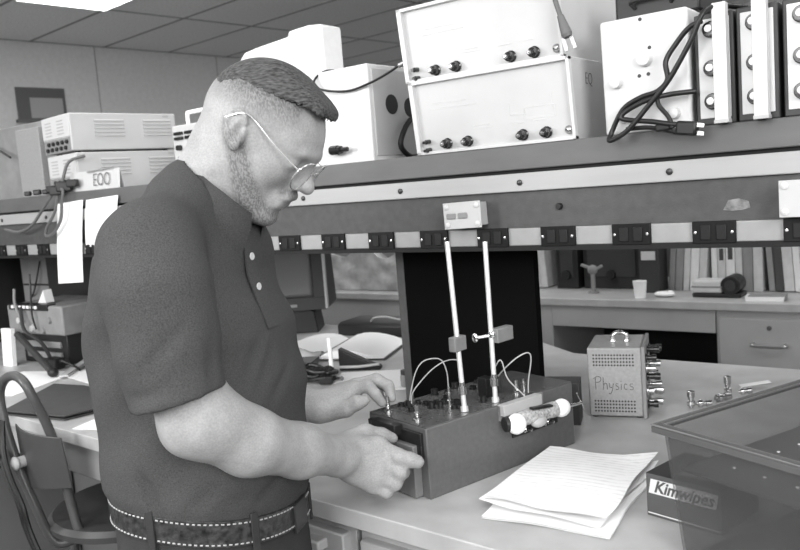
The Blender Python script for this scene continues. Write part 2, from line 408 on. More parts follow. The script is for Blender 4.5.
# black case lying on top, behind
tb = thing('black_case', 'black case lying on top behind the white control box', 'case', (-.60, 1.345, ST+.1855))
MB().b2(.066, 0, 0, .205, .13, .050).build('body', 'black', tb, .004)
MB().tube([(.10, -.001, .02), (.10, -.012, .03), (.16, -.012, .03), (.16, -.001, .02)], .003).build('handle', 'rubber', tb)

# coiled black power cord with plug
pc = thing('coiled_cord', 'coiled black power cord with a plug in front of the white control box', 'cord', (0, 0, 0))
MB().tube([(-.330, 1.36, 1.675), (-.362, 1.272, 1.668), (-.385, 1.262, 1.625), (-.420, 1.262, 1.572), (-.455, 1.262, 1.535), (-.490, 1.260, 1.500), (-.520, 1.262, 1.487), (-.522, 1.274, 1.500), (-.500, 1.272, 1.535),
           (-.470, 1.270, 1.550), (-.442, 1.268, 1.556), (-.425, 1.268, 1.572), (-.428, 1.272, 1.600), (-.412, 1.275, 1.625), (-.392, 1.275, 1.645), (-.372, 1.275, 1.652)], .0042, 10).build('cable', 'cord', pc)
MB().tube([(-.388, 1.285, 1.550), (-.42, 1.268, 1.549), (-.455, 1.266, 1.545), (-.490, 1.268, 1.533), (-.502, 1.266, 1.522), (-.485, 1.266, 1.516), (-.450, 1.262, 1.510), (-.420, 1.262, 1.503), (-.400, 1.264, 1.500)], .0042, 10).build('cable', 'cord', pc)
MB().tube([(-.442, 1.270, 1.552), (-.440, 1.266, 1.535), (-.425, 1.264, 1.515), (-.418, 1.262, 1.497)], .0036, 8).build('cable', 'cord', pc)
MB().tube([(-.495, 1.27, 1.503), (-.460, 1.268, 1.502), (-.430, 1.268, 1.495), (-.415, 1.268, 1.489)], .0036, 8).build('cable', 'cord', pc)
q = MB().box((-.396, 1.262, 1.494), (.032, .018, .022), RotY(.15)).build('plug', 'cord', pc, .004)
MB().box((-.377, 1.258, 1.497), (.016, .002, .006), RotY(.2)).box((-.379, 1.262, 1.485), (.016, .002, .006), RotY(.2)).build('prong', 'steel', q)
q = MB().box((-.434, 1.268, 1.500), (.024, .015, .012), RotY(-.1)).build('inline_switch', 'rubber', pc, .003)

# white instrument case with two round holes, and foam block on it
wc = thing('instrument_case', 'white instrument case with two round holes in its grey side, behind the head', 'instrument', (-1.36, 1.345, ST))
MB().b2(0, 0, 0, .278, .22, .206).build('case', 'white', wc, .003)
MB().b2(.277, .012, .012, .2805, .21, .196).build('side_panel', 'lightgrey', wc, .001)
for y, z in ((.073, .122), (.140, .117)):
    MB().lathe([(.0215, 0), (.0215, .0012), (.0001, .0013)], (.2803, y, z), (1, 0, 0), 28).build('port', 'black', wc)
MB().tube([(.284, .165, .085), (.295, .12, .088), (.298, .085, .060), (.296, .075, .030), (.292, .11, .008), (.290, .15, .004)], .006, 10).build('hose', 'rubber', wc)
MB().lathe([(.0105, 0), (.0105, .02), (.0085, .021), (.0085, .03), (.005, .031), (.005, .05), (.0001, .051)], (.172, -.014, .032), (1, -.10, -.02), 18).build('terminal', 'knob', wc)
fb = thing('foam_block', 'white moulded foam packing block on top of the instrument case', 'packing foam', (-1.612, 1.42, ST+.2065))
MB().prof([(.057, 0), (.344, 0), (.344, .122), (.30, .127), (.238, .124), (.233, .112), (.12, .104), (.080, .099), (.060, .084)], 0, .072, 'y').build('block', 'foam', fb, .006, seg=3)
MB().tube([(-1.13, 1.405, 1.7065), (-1.19, 1.395, 1.7065), (-1.214, 1.36, 1.706), (-1.227, 1.336, 1.685), (-1.207, 1.334, 1.664), (-1.135, 1.336, 1.651), (-1.071, 1.336, 1.659), (-1.02, 1.332, 1.671), (-.984, 1.332, 1.684)], .0026, 8).build('test_lead', 'cord')
tag(bpy.data.objects['test_lead'], 'thin black test lead draped across the white instrument case', 'cable')
q = bpy.data.objects['test_lead']
MB().cyl((-.988, 1.332, 1.682), (-.955, 1.335, 1.690), .0045, .0035, 10).build('lead_tip', 'nickel', q)
# small instrument behind the man's neck
si = thing('meter_box', 'pale meter box with black knobs just behind the neck', 'instrument', (-1.80, 1.38, ST))
MB().b2(0, 0, 0, .22, .18, .150).build('case', 'offwhite', si, .004)
MB().tube([(.035, .03, .148), (.035, .03, .178), (.050, .03, .1835), (.20, .03, .1835)], .0055, 10, 3).build('carry_handle', 'whitep', si)
for x, z in ((.030, .128), (.075, .128), (.030, .115), (.075, .115)): MB().b2(x-.016, -.008, z-.004, x+.016, .002, z+.004).build('push_button', 'knob', si, .001)
for x, z in ((.030, .090), (.035, .060)): MB().lathe([(.008, 0), (.007, .012), (.0001, .0125)], (x, 0, z), (0, -1, 0), 16).build('knob', 'knob', si)

# two stacked cream instruments, narrow fronts to the aisle, long louvred sides
def louvre_box(name, label, loc, rz, w=.190, d=.350, h=.1155):
    t = thing(name, label, 'instrument', loc, rz, 'stacked louvred instruments')
    MB().b2(0, 0, .006, w, d, h).build('case', 'offwhite', t, .003)
    MB().b2(.004, -.003, h*.42, w-.002, .001, h-.002).build('front_plate', 'white', t, .001)
    c = MB().b2(.006, -.001, .008, w-.006, .001, h*.40).build('connector_panel', 'midgrey', t)
    for k in range(10):
        x = .030+(k % 5)*.031+(k//5)*.011; z = .017+(k//5)*.017
        MB().lathe([(.0065, 0), (.006, .006), (.0028, .008), (.0001, .0082)], (x, -.001, z), (0, -1, 0), 12).build('connector', 'black', c)
    for gy in (.075, .235):
        lv = MB()
        for k in range(5): lv.prof([(w, h*.40+k*.0112), (w+.004, h*.40+k*.0112+.001), (w, h*.40+k*.0112+.006)], gy, gy+.095, 'y')
        lv.build('side_louvre', 'cream', t)
    for gx in (.028, .110):
        lv = MB()
        for k in range(5): lv.b2(gx, -.0042, h*.50+k*.0095, gx+.042, -.003, h*.50+k*.0095+.0035)
        lv.build('vent_slit', 'lightgrey', t)
    MB().b2(w, d-.045, h-.012, w+.0006, d-.025, h-.006).build('maker_plate', 'lightgrey', t)
    for x in (.03, w-.03):
        for y in (.03, d-.03): MB().cyl((x, y, 0), (x, y, .007), .008, n=12).build('foot', 'rubber', t)
    return t
louvre_box('louvred_instrument', 'lower cream instrument of the louvred pair at the far left of the shelf', (-2.376, 1.345, ST), -.10)
louvre_box('louvred_instrument', 'upper cream instrument of the louvred pair at the far left of the shelf', (-2.382, 1.342, ST+.116), -.11)
nt_ = thing('paper_note', 'pale note sheet with large lettering leaning on the louvred instruments', 'note', (-2.205, 1.308, ST+.0005), .03)
q = MB().box((.12, 0, .027), (.24, .001, .056), RotX(-.10)).build('sheet', 'offwhite', nt_)
MB().box((.12, .008, .027), (.24, .001, .056), RotX(.18)).build('back_fold', 'offwhite', nt_)
text('marker_letters', 'EOO', .052, 'ink', nt_, (.160, -.0045, .026), (PI/2-.1, 0, 0), .0002, bold=-.0006, sx=.75)
MB().box((.155, -.003, .054), (.125, .0016, .004), RotY(-.04)).build('tape', 'midgrey', nt_)
# grey louvred cabinet at picture edge
fl_ = thing('grey_cabinet', 'grey equipment cabinet with a perforated front at the left end of the shelf', 'cabinet', (-3.005, 1.385, ST), .02)
MB().b2(0, .02, 0, .62, .20, .245).build('case', 'e1grey', fl_, .004)
MB().b2(.36, 0, .0, .50, .025, .225).build('perforated_panel', gm('perforated_metal', .30, .5, 300, .25), fl_, .002)
MB().tube([(.05, .018, .24), (.20, .0, .19), (.33, -.01, .14)], .004).build('strap', 'dark', fl_)
# tangle of connectors and cables at the shelf end
tc_ = thing('cable_bundle', 'tangle of black plugs and cables hanging from the louvred instruments', 'cables', (0, 0, 0))
MB().tube([(-2.155, 1.335, 1.600), (-2.185, 1.30, 1.585), (-2.20, 1.285, 1.54), (-2.20, 1.275, 1.512), (-2.185, 1.27, 1.50), (-2.195, 1.268, 1.47), (-2.215, 1.27, 1.42), (-2.27, 1.272, 1.38), (-2.31, 1.272, 1.375), (-2.30, 1.272, 1.40), (-2.25, 1.272, 1.44), (-2.225, 1.275, 1.49)], .0045).build('cable', 'greycord', tc_)
MB().tube([(-2.24, 1.275, 1.505), (-2.30, 1.27, 1.46), (-2.38, 1.27, 1.41), (-2.47, 1.272, 1.39), (-2.56, 1.275, 1.40)], .0045).build('cable', 'greycord', tc_)
for p, r in (((-2.20, 1.285, 1.515), .020), ((-2.235, 1.28, 1.505), .018), ((-2.265, 1.283, 1.511), .014), ((-2.16, 1.288, 1.522), .015), ((-2.31, 1.288, 1.506), .010), ((-2.36, 1.288, 1.507), .011), ((-2.42, 1.29, 1.506), .010)):
    MB().box(p, (r*2.2, r*1.3, r*1.5), RotZ(r*40)).build('plug', 'black', tc_, .004)
# sheets hanging from the shelf edge
for i, (x0, x1, z0, z1, lab) in enumerate(((-2.262, -2.125, 1.226, 1.466, 'long white sheet hanging from the shelf edge, the left of the two'), (-2.108, -1.95, 1.335, 1.470, 'shorter white sheet hanging from the shelf edge behind the shoulder'))):
    b = MB(); n = 8
    A = [[b.bm.verts.new((x0+(x1-x0)*u+(-.050*(1-t) if i == 0 else -.030*(1-t)), 1.2925-.003*math.sin(PI*u)-.003*math.sin(PI*t)+k*.0006, z0+(z1-z0)*t+.006*u)) for u in (0, .25, .5, .75, 1) for t in [j/n for j in range(n+1)]] for k in (0, 1)]
    for k in (0, 1):
        for u in range(4):
            for j in range(n):
                f = [A[k][u*(n+1)+j], A[k][(u+1)*(n+1)+j], A[k][(u+1)*(n+1)+j+1], A[k][u*(n+1)+j+1]]
                b.bm.faces.new(f if k == 0 else f[::-1])
    tag(b.build('paper_sheet', 'whitep'), lab, 'paper', 'hanging white sheets')

# ------------------------------------------------------------------ the apparatus box the man works on
BZ = .95
ap = thing('apparatus_box', 'long dark grey apparatus box with jacks and rods on its top plate', 'apparatus', (-.718, .966, BZ), math.radians(75.3))
AL, AW, AH = .346, .150, .116
MB().b2(0, 0, .0, AL, AW, AH-.002).build('chassis', 'app', ap, .002)
MB().b2(.001, .001, AH-.002, AL-.001, AW-.001, AH).build('top_plate', 'apptop', ap)
MB().b2(-.0145, .018, .002, .001, .142, .086).build('end_drawer', 'appside', ap, .002)
q = MB(); q.b2(-.006, .008, .086, .001, .146, .106); q.b2(-.006, .008, .062, .001, .022, .086); q.build('drawer_frame', 'black', ap, .001)
MB().b2(-.020, .055, .096, -.004, .118, .114).build('latch_tab', 'black', ap, .0015)
def jack(x, y, r=.0055, h=.008, m='black', lab=None):
    j = MB().lathe([(r*1.25, 0), (r*1.25, .0015), (r, .002), (r, h), (r*.45, h), (r*.45, h-.003), (.0001, h-.003)], (x, y, AH), (0, 0, 1), 14).build('jack', m, ap)
    return j
for x, y in ((.055,.130),(.060,.116),(.081,.117),(.086,.100),(.078,.077),(.088,.066),(.101,.092),(.108,.080),(.101,.045),(.110,.034),(.120,.060),(.155,.032),(.163,.040),(.137,.138),(.160,.128),(.188,.140),(.205,.110),(.239,.136),(.132,.100),(.045,.090)):
    jack(x, y, random.choice((.0048, .0055, .006)), random.choice((.006, .008, .011)))
def thumb_post(x, y, h=.022):
    t = MB().lathe([(.008, 0), (.008, .003), (.0045, .004), (.0045, h*.55), (.0035, h*.58), (.0035, h), (.0001, h)], (x, y, AH), (0, 0, 1), 14).build('terminal_post', 'nickel', ap)
    w = MB(); w.box((x, y, AH+h*.34), (.021, .0035, .0045), RotZ(.9)); w.ball((x-.0065, y-.0085, AH+h*.34), .0034, 8); w.ball((x+.0065, y+.0085, AH+h*.34), .0034, 8)
    w.build('wing_nut', 'nickel', t)
    return t
thumb_post(.020, .122, .026); thumb_post(.020, .045, .024); thumb_post(.229, .006+.02, .024)
for x, y, h in ((.116, .074, .030), (.232, .072, .026), (.262, .040, .018)):
    MB().lathe([(.005, 0), (.005, .006), (.003, .007), (.003, h*.5), (.0055, h*.52), (.0055, h*.7), (.0025, h*.72), (.0025, h), (.0001, h)], (x, y, AH), (0, 0, 1), 12).build('terminal_post', 'nickel', ap)
# rods with clamps
for (b, t_, cl_, side) in (((.099, .018), (.112, .047, .394), .118, 0), ((.168, .016), (.189, .038, .386), .113, 1)):
    p0 = Vector((b[0], b[1], AH)); p1 = Vector(t_)
    r = MB().cyl(p0, p1, .0042, n=14).cyl(p0, p0+(p1-p0)*.03, .0065, n=14)
    r = r.build('support_rod', 'rod', ap)
    c = p0.lerp(p1, .40 if side == 0 else .42)
    if side == 0:
        q = MB().box(c, (.030, .014, .024), RotZ(.15)).build('clamp_block', 'clampm', r, .0015)
    else:
        q = MB().box(c+Vector((.022, -.004, -.002)), (.042, .016, .024), RotZ(.1)).build('clamp_block', 'clampm', r, .0015)
        s = MB().cyl(c+Vector((0, -.004, 0)), c+Vector((-.022, .010, -.002)), .003, n=10)
        s.ball(c+Vector((-.001, -.004, .001)), .0068, 12); s.ball(c+Vector((-.026, .012, -.002)), (.0045, .0065, .0085), 12)
        s.build('thumb_screw', 'chrome', r)
    MB().lathe([(.007, 0), (.007, .012), (.0045, .013), (.0045, .02)], p0+(p1-p0)*.10, p1-p0, 12).build('collar', 'nickel', r)
MB().b2(.176, .045, AH, .196, .066, AH+.034).build('tall_block', 'black', ap, .001)
MB().b2(.213, .050, AH, .219, .056, AH+.03).build('tall_block', 'dark', ap, .001)
for pts in ([(.060, .114, .120), (.063, .111, .143), (.074, .107, .176), (.088, .099, .193), (.109, .083, .193), (.115, .075, .172), (.1155, .074, .146)],
            [(.062, .111, .122), (.066, .108, .143), (.093, .093, .174), (.115, .078, .189), (.128, .062, .191), (.1195, .050, .188)],
            [(.184, .040, .150), (.185, .030, .170), (.191, .020, .183), (.197, .013, .151), (.214, .000, .125), (.222, -.004, .114)],
            [(.203, .042, .150), (.204, .020, .170), (.216, .004, .186), (.233, -.004, .191), (.240, -.003, .177), (.238, .004, .140), (.238, .006, .118)]):
    MB().tube(pts, .0011, 6).build('lead_wire', 'wire', ap)
# coil and bulbs device on the long side
MB().b2(.157, -.006, .088, .262, .001, .1155).build('side_plate', 'clampm', ap, .001)
MB().b2(.157, -.014, .098, .25, .001, .1165).build('side_bracket', 'lightgrey', ap, .001)
MB().b2(.185, -.003, .052, .30, .0005, .088).build('side_panel', 'black', ap, .001)
dv = MB().lathe([(.005, 0), (.012, .004), (.0135, .03), (.0125, .055), (.014, .085), (.011, .105), (.005, .112)], (.182, -.022, .089), (1, 0, -.03), 20).build('coil_tube', 'coilm', ap)
MB().ball((.170, -.028, .086), (.0175, .016, .0175), 20).build('white_bulb', 'bright', dv)
MB().ball((.284, -.026, .086), (.018, .0150, .0160), 20).build('white_bulb', 'bright', dv)
MB().cyl((.158, -.02, .087), (.152, -.018, .087), .013, .012, 16).build('bulb_collar', 'black', dv)
MB().lathe([(.012, 0), (.012, .014), (.008, .018), (.0001, .018)], (.262, -.024, .086), (1, 0, 0), 16).build('bulb_socket', 'lightgrey', dv)
MB().cyl((.296, -.026, .085), (.340, -.026, .082), .0034, .0024, 10).build('tail_rod', 'chrome', dv)
MB().cyl((.322, -.030, .104), (.352, -.022, .062), .0011, n=8).build('cross_pin', 'chrome', dv)
MB().box((.230, -.030, .101), (.050, .010, .004), RotY(.12)).build('dark_clip', 'black', dv, .001)
MB().ball((.222, -.030, .077), (.018, .010, .009), 14).build('metal_cap', 'lightgrey', dv)
for x, z in ((.201, .062), (.217, .060), (.253, .061), (.273, .060)):
    MB().lathe([(.0042, 0), (.0042, .003), (.0028, .004), (.0028, .014), (.0001, .0145)], (x, -.003, z), (0, -1, .1), 12).build('stud', 'nickel', ap)
# small dark box behind the apparatus
sd = thing('small_box', 'small black box tucked behind the right end of the apparatus', 'box', (-.735, 1.375, BZ), math.radians(20))
MB().b2(0, 0, 0, .075, .055, .085).build('case', 'dark', sd, .002)
for x in (.02, .055): MB().lathe([(.006, 0), (.006, .01), (.0001, .0102)], (x, 0, .05), (0, -1, 0), 12).build('jack', 'knob', sd)

# ------------------------------------------------------------------ power supply with handwriting and connectors
ph = thing('meter_supply', 'grey hammertone box with a handwritten word and a row of connectors', 'power supply', (-.671, 1.458, BZ), math.radians(16.8))
PW, PD, PH_ = .111, .135, .142
MB().b2(0, 0, .003, PW-.006, PD, PH_).build('case', 'phys', ph, .004, seg=3)
MB().b2(PW-.007, -.003, .001, PW, PD+.003, PH_+.002).build('front_plate', 'midgrey', ph, .001)
for z0 in (.012, .105):
    g = MB()
    for i in range(14):
        for j in range(4):
            g.lathe([(.0019, 0), (.0019, .0004), (.0001, .0005)], (.0125+i*.0058, .0002, z0+.002+j*.0068), (0, -1, 0), 8)
    g.build('vent_holes', 'black', ph)
def stroke(pts, r=.0007):
    return pts
hw = MB()
ink = lambda pts: hw.tube([(x, -.0004, z) for x, z in pts], .0008, 5, 5)
bx, bz = .010, .058
L_ = [  # P h y s i c s in a running hand, 1 unit = one x-height
 [(0, 2.0), (.05, 0)], [(-.3, 1.7), (.3, 2.1), (.9, 1.9), (.8, 1.3), (.05, 1.1)],
 [(1.3, 2.0), (1.3, 0)], [(1.3, .6), (1.6, 1.0), (1.9, .8), (1.95, 0)],
 [(2.3, 1.0), (2.35, .4), (2.7, .3)], [(2.95, 1.0), (2.75, 0), (2.45, -.7), (2.2, -.6)],
 [(3.75, .95), (3.4, .9), (3.4, .6), (3.75, .4), (3.7, .05), (3.3, .05)],
 [(4.2, .9), (4.2, 0)], [(4.2, 1.3), (4.22, 1.36)],
 [(5.15, .85), (4.8, .9), (4.7, .4), (4.9, .05), (5.2, .15)],
 [(6.1, .95), (5.7, .9), (5.7, .6), (6.1, .4), (6.05, .05), (5.6, .05)]]
for s in L_: ink([(bx+.004+x*.0118, bz+y*.0125) for x, y in s])
hw.build('handwriting', gm('pencil', .17, .8), ph)
MB().tube([(.045, .066, PH_), (.045, .066, PH_+.012), (.058, .068, PH_+.018), (.072, .070, PH_+.012), (.072, .070, PH_)], .0045, 10).build('carry_handle', 'chrome', ph)
for p in ((.045, .066), (.072, .070)): MB().lathe([(.008, 0), (.007, .003), (.0001, .0035)], (*p, PH_), (0, 0, 1), 12).build('handle_boss', 'steel', ph)
for y, z, m, l in ((.020, .118, 'knob', .020), (.060, .126, 'knob', .024), (.105, .120, 'knob', .026), (.018, .097, 'steel', .018), (.050, .100, 'steel', .026), (.030, .078, 'knob', .026), (.075, .074, 'nickel', .020), (.018, .052, 'steel', .014), (.050, .046, 'steel', .030), (.080, .050, 'nickel', .026), (.030, .022, 'knob', .020), (.060, .020, 'steel', .028), (.100, .030, 'steel', .024)):
    c = MB().lathe([(.009, 0), (.009, .003), (.0055, .004), (.0055, l*.55), (.0072, l*.58), (.0072, l), (.003, l+.0005), (.0001, l+.0005)], (PW, y, z), (1, 0, 0), 14).build('connector', m, ph)
for p in ((.010, .012), (.010, .12), (.095, .012), (.095, .12)): MB().cyl((*p, 0), (*p, .004), .006, n=10).build('foot', 'rubber', ph)

# adapters lying on the bench
ad0 = None
def adapter(x, y, z, rz, tilt, L, label):
    t = thing('cable_adapter', label, 'connector', (x, y, z), rz, 'loose metal connectors')
    d = Vector((math.cos(tilt), 0, math.sin(tilt)))
    b = MB().lathe([(.004, 0), (.004, .003), (.0075, .004), (.0075, L*.42), (.0055, L*.45), (.0055, L*.62), (.0075, L*.65), (.0075, L), (.0045, L+.001), (.0045, L-.004), (.0001, L-.004)], (0, 0, 0), d, 16)
    b.build('body', 'nickel', t)
    MB().lathe([(.0080, 0), (.0080, .005)], d*(L*.2), d, 16).build('knurled_ring', 'chrome', t)
    return t
adapter(-.512, 1.592, BZ+.001, 0, PI/2, .034, 'metal connector standing on end nearest the tray rim')
adapter(-.505, 1.600, BZ+.008, .4, 0, .030, 'metal connector lying beside the standing one')
adapter(-.482, 1.650, BZ+.008, .9, 0, .036, 'metal connector lying in the middle of the loose group')
adapter(-.470, 1.700, BZ+.001, 0, PI/2, .042, 'tall metal connector standing beside the white tag')
adapter(-.452, 1.715, BZ+.008, .3, .15, .026, 'metal connector leaning right of the tall one')
tg = MB().box((0, 0, .0008), (.062, .018, .0012)).build('paper_tag', 'whitep'); tg.location = (-.438, 1.790, BZ+.0075); tg.rotation_euler = (0, -.11, .55)
tag(tg, 'small white tag lying by the loose metal connectors', 'tag')

# ------------------------------------------------------------------ papers on the bench
def sheet(name, cx, cy, w, h, rz, z, lift, m, label, nx=10, ny=12, seed=0, thick=.0006):
    rnd = random.Random(seed); b = MB(); V = []
    ph_ = [rnd.uniform(0, 6) for _ in range(4)]
    for k in (0, 1):
        R = []
        for i in range(nx+1):
            for j in range(ny+1):
                u, v = i/nx, j/ny
                e = max(abs(u-.5), abs(v-.5))*2
                zz = lift*(.5+.5*math.sin(3.1*u+ph_[0]))*(.5+.5*math.sin(4.2*v+ph_[1]))+lift*1.6*max(0, e-.86)*(1+math.sin(9*u+7*v+ph_[2]))
                cr = lift*2.6*max(0, (u+v-1.72))*2.2
                R.append(b.bm.verts.new(((u-.5)*w+.003*math.sin(7*v+ph_[3]), (v-.5)*h+.003*math.sin(6*u+ph_[2]), max(zz, 0)+cr+k*thick)))
        V.append(R)
    for k in (0, 1):
        for i in range(nx):
            for j in range(ny):
                f = [V[k][i*(ny+1)+j], V[k][(i+1)*(ny+1)+j], V[k][(i+1)*(ny+1)+j+1], V[k][i*(ny+1)+j+1]]
                b.bm.faces.new(f if k else f[::-1])
    o = b.build(name, m, smooth=60); o.location = (cx, cy, z); o.rotation_euler = (0, 0, rz)
    return tag(o, label, 'paper', 'stack of papers')
sheet('paper_sheet', -.532, 1.078, .190, .250, .09, BZ+.0008, .003, 'paper2', 'bottom plain sheet of the paper stack in front of the apparatus box', seed=1, thick=.003)
sheet('paper_sheet', -.542, 1.092, .188, .248, .02, BZ+.0078, .008, 'paper2', 'crumpled middle sheet of the paper stack in front of the apparatus box', seed=4)
sheet('paper_sheet', -.538, 1.096, .187, .245, .06, BZ+.0165, .009, 'paper', 'top written sheet of the paper stack in front of the apparatus box', seed=2)

# ------------------------------------------------------------------ tissue box and smoky plastic tray
kb = thing('tissue_box', 'dark carton of wipes with white italic lettering behind the plastic tray', 'box', (-.409, 1.062, BZ), math.radians(-12))
MB().b2(0, 0, 0, .111, .105, .062).build('carton', 'kim', kb, .001)
MB().b2(.0005, .0005, .062, .1105, .1045, .0624).build('carton_top', 'kimtop', kb)
MB().b2(.002, -.0006, .004, .109, .0, .0055).build('carton_line', 'cartonw', kb)
fr_ = MB()
pl = [(.004, .034), (.104, .034), (.108, .055), (.008, .055)]
fr_.prof(pl, -.0007, .0, 'y'); fr_.build('letter_band', 'cartonw', kb)
text('brand_letters', 'Kimwipes', .0240, 'kim', kb, (.0565, -.0010, .0445), (PI/2, 0, 0), .0004, shear=.35, bold=.0005, sx=.93)
MB().b2(.04, .02, .062, .08, .085, .0632).build('slot_film', 'midgrey', kb)

ty = thing('plastic_tray', 'large smoky translucent plastic tray at the right front of the bench', 'tray', (-.343, .955, BZ), math.radians(-23))
tw, tl, th_ = .40, .72, .172
def trough(b, x0, y0, x1, y1, z0, dx, z1, tk):
    o = [(x0+dx, y0+dx, z0), (x1-dx, y0+dx, z0), (x1-dx, y1-dx, z0), (x0+dx, y1-dx, z0)]; t = [(x0, y0, z1), (x1, y0, z1), (x1, y1, z1), (x0, y1, z1)]
    i = [(x0+dx+tk, y0+dx+tk, z0+tk), (x1-dx-tk, y0+dx+tk, z0+tk), (x1-dx-tk, y1-dx-tk, z0+tk), (x0+dx+tk, y1-dx-tk, z0+tk)]; s = [(x0+tk, y0+tk, z1), (x1-tk, y0+tk, z1), (x1-tk, y1-tk, z1), (x0+tk, y1-tk, z1)]
    O, T, I, S = [[b.bm.verts.new(p) for p in q] for q in (o, t, i, s)]
    b.bm.faces.new(O[::-1]); b.bm.faces.new(I)
    for k in range(4):
        n = (k+1) % 4
        b.bm.faces.new((O[k], O[n], T[n], T[k])); b.bm.faces.new((I[n], I[k], S[k], S[n])); b.bm.faces.new((T[k], T[n], S[n], S[k]))
    return b
trough(MB(), 0, 0, tw, tl, .0, .013, th_-.003, .0022).build('tub', 'tray', ty, .002)
rm = MB()
for a in ((-.010, -.010, tw+.010, .0025), (-.010, tl-.0025, tw+.010, tl+.010), (-.010, .0025, .0025, tl-.0025), (tw-.0025, .0025, tw+.010, tl-.0025)): rm.b2(a[0], a[1], th_-.003, a[2], a[3], th_)
for a in ((-.010, -.010, tw+.010, -.0085), (-.010, tl+.0085, tw+.010, tl+.010), (-.010, -.0085, -.0085, tl+.0085), (tw+.0085, -.0085, tw+.010, tl+.0085)): rm.b2(a[0], a[1], th_-.011, a[2], a[3], th_-.003)
rm.build('rim', 'trayrim', ty, .0008)
rb = MB()
rb.tube([(-.0095, -.0095, th_-.001), (tw+.0095, -.0095, th_-.001), (tw+.0095, tl+.0095, th_-.001), (-.0095, tl+.0095, th_-.001)], .0014, 6, 1, True)
rb.tube([(.001, .001, th_-.001), (tw-.001, .001, th_-.001), (tw-.001, tl-.001, th_-.001), (.001, tl-.001, th_-.001)], .0012, 6, 1, True)
rb.build('rim_bead', gm('rim_highlight', .22, .25, spec=.6), ty)
ins = MB().b2(.012, .012, .1125, tw-.012, tl-.012, .115).build('inner_plate', gm('inner_plate_grey', .085, .35), ty)
pg = MB()
for i in range(8):
    for j in range(15):
        pg.lathe([(.0022, 0), (.0018, .0012), (.0001, .0014)], (.055+i*.042, .06+j*.043, .115), (0, 0, 1), 6)
pg.build('plate_pegs', 'traypeg', ins)

# ------------------------------------------------------------------ clutter behind the man's hands, towards the bench rear
op_ = thing('open_book', 'open pale book with blank pages lying behind the hands', 'book', (-1.665, 1.80, BZ+.0025), .36)
bk = MB()
for sgn in (-1, 1):
    V = []
    for k in (0, 1):
        V.append([[bk.bm.verts.new((sgn*(.003+.20*u), (v-.5)*.27, (.002 if k == 0 else .004+.026*math.sin(PI*min(u*1.15, 1))**.7*(1-.5*u)+.004*(1-u)))) for v in (0, .5, 1)] for u in [i/8 for i in range(9)]])
    for k in (0, 1):
        for i in range(8):
            for j in range(2):
                f = [V[k][i][j], V[k][i+1][j], V[k][i+1][j+1], V[k][i][j+1]]; bk.bm.faces.new(f if (k == 1) == (sgn == 1) else f[::-1])
    for j in (0, 2):
        for i in range(8): bk.bm.faces.new((V[0][i][j], V[0][i+1][j], V[1][i+1][j], V[1][i][j]))
    for j in range(2): bk.bm.faces.new((V[0][8][j], V[0][8][j+1], V[1][8][j+1], V[1][8][j]))
bk.build('page_block', 'paper2', op_, smooth=50)
MB().b2(-.21, -.14, 0, .21, .14, .002).build('cover', 'dark', op_)
cr_ = MB()
rnd = random.Random(3); V = []
for k in (0, 1):
    V.append([[cr_.bm.verts.new(((u-.5)*.20, (v-.5)*.13, .004+.03*math.sin(PI*v)*math.sin(2.2*u+.4)+.006*math.sin(13*u+9*v)+k*.001)) for v in [j/8 for j in range(9)]] for u in [i/10 for i in range(11)]])
for k in (0, 1):
    for i in range(10):
        for j in range(8):
            f = [V[k][i][j], V[k][i+1][j], V[k][i+1][j+1], V[k][i][j+1]]; cr_.bm.faces.new(f if k else f[::-1])
o = cr_.build('wrapping_paper', gm('wrap_grey', .45, .75, 12, .2)); o.location = (-1.70, 1.625, BZ+.003); o.rotation_euler = (0, 0, .45)
tag(o, 'crumpled greyish wrapping paper behind the man, left of the white rod', 'paper')
wr = thing('glass_rod', 'short white rod standing upright in a base behind the left hand', 'rod', (-1.465, 1.565, BZ))
MB().cyl((0, 0, .008), (-.004, .003, .098), .0058, n=14).build('rod', 'bright', wr)
MB().lathe([(.018, 0), (.018, .008), (.007, .010), (.007, .016)], (0, 0, 0), (0, 0, 1), 16).build('base', 'dark', wr)
wd = thing('wedge_stand', 'black wedge-shaped stand lying beside the white rod', 'stand', (-1.462, 1.592, BZ+.0), .45)
MB().prof([(0, 0), (.115, 0), (.115, .010), (.09, .018), (0, .062)], 0, .030, 'y').build('wedge', 'black', wd, .003)
MB().tube([(.0, -.004, .012), (.06, -.012, .014), (.115, -.006, .018)], .004).build('trim_strip', 'lightgrey', wd)
# coil of dark cable and adapters under the left forearm
cc = thing('cable_coil', 'dark coiled cable lying on the bench behind the left forearm', 'cable', (-1.445, 1.475, BZ))
pts = []
for k in range(40):
    a = k*2*PI/13; r = .038+.006*math.sin(k*1.7)
    pts.append((r*math.cos(a)*1.4, r*math.sin(a), .008+.0008*k+.004*math.sin(k*2.3)))
MB().tube(pts, .0058, 8, 4).build('cable', 'cord', cc)
MB().box((.055, -.015, .014), (.035, .018, .02), RotZ(.6)).build('plug', 'black', cc, .003)
MB().cyl((.062, .02, .010), (.085, .012, .014), .006, n=12).build('sleeve', 'nickel', cc)
lt = thing('cable_tray', 'low black parts tray behind the man at the rear of the bench', 'tray', (-1.66, 1.45, BZ), .5)
trough(MB(), 0, 0, .17, .10, .0, .006, .030, .003).build('tray', 'black', lt)
for k in range(6): MB().box((.025+.024*k, .05+.02*math.sin(k*2.1), .012), (.02, .012, .014), RotZ(k)).build('part', ('nickel', 'midgrey', 'black')[k % 3], lt, .002)
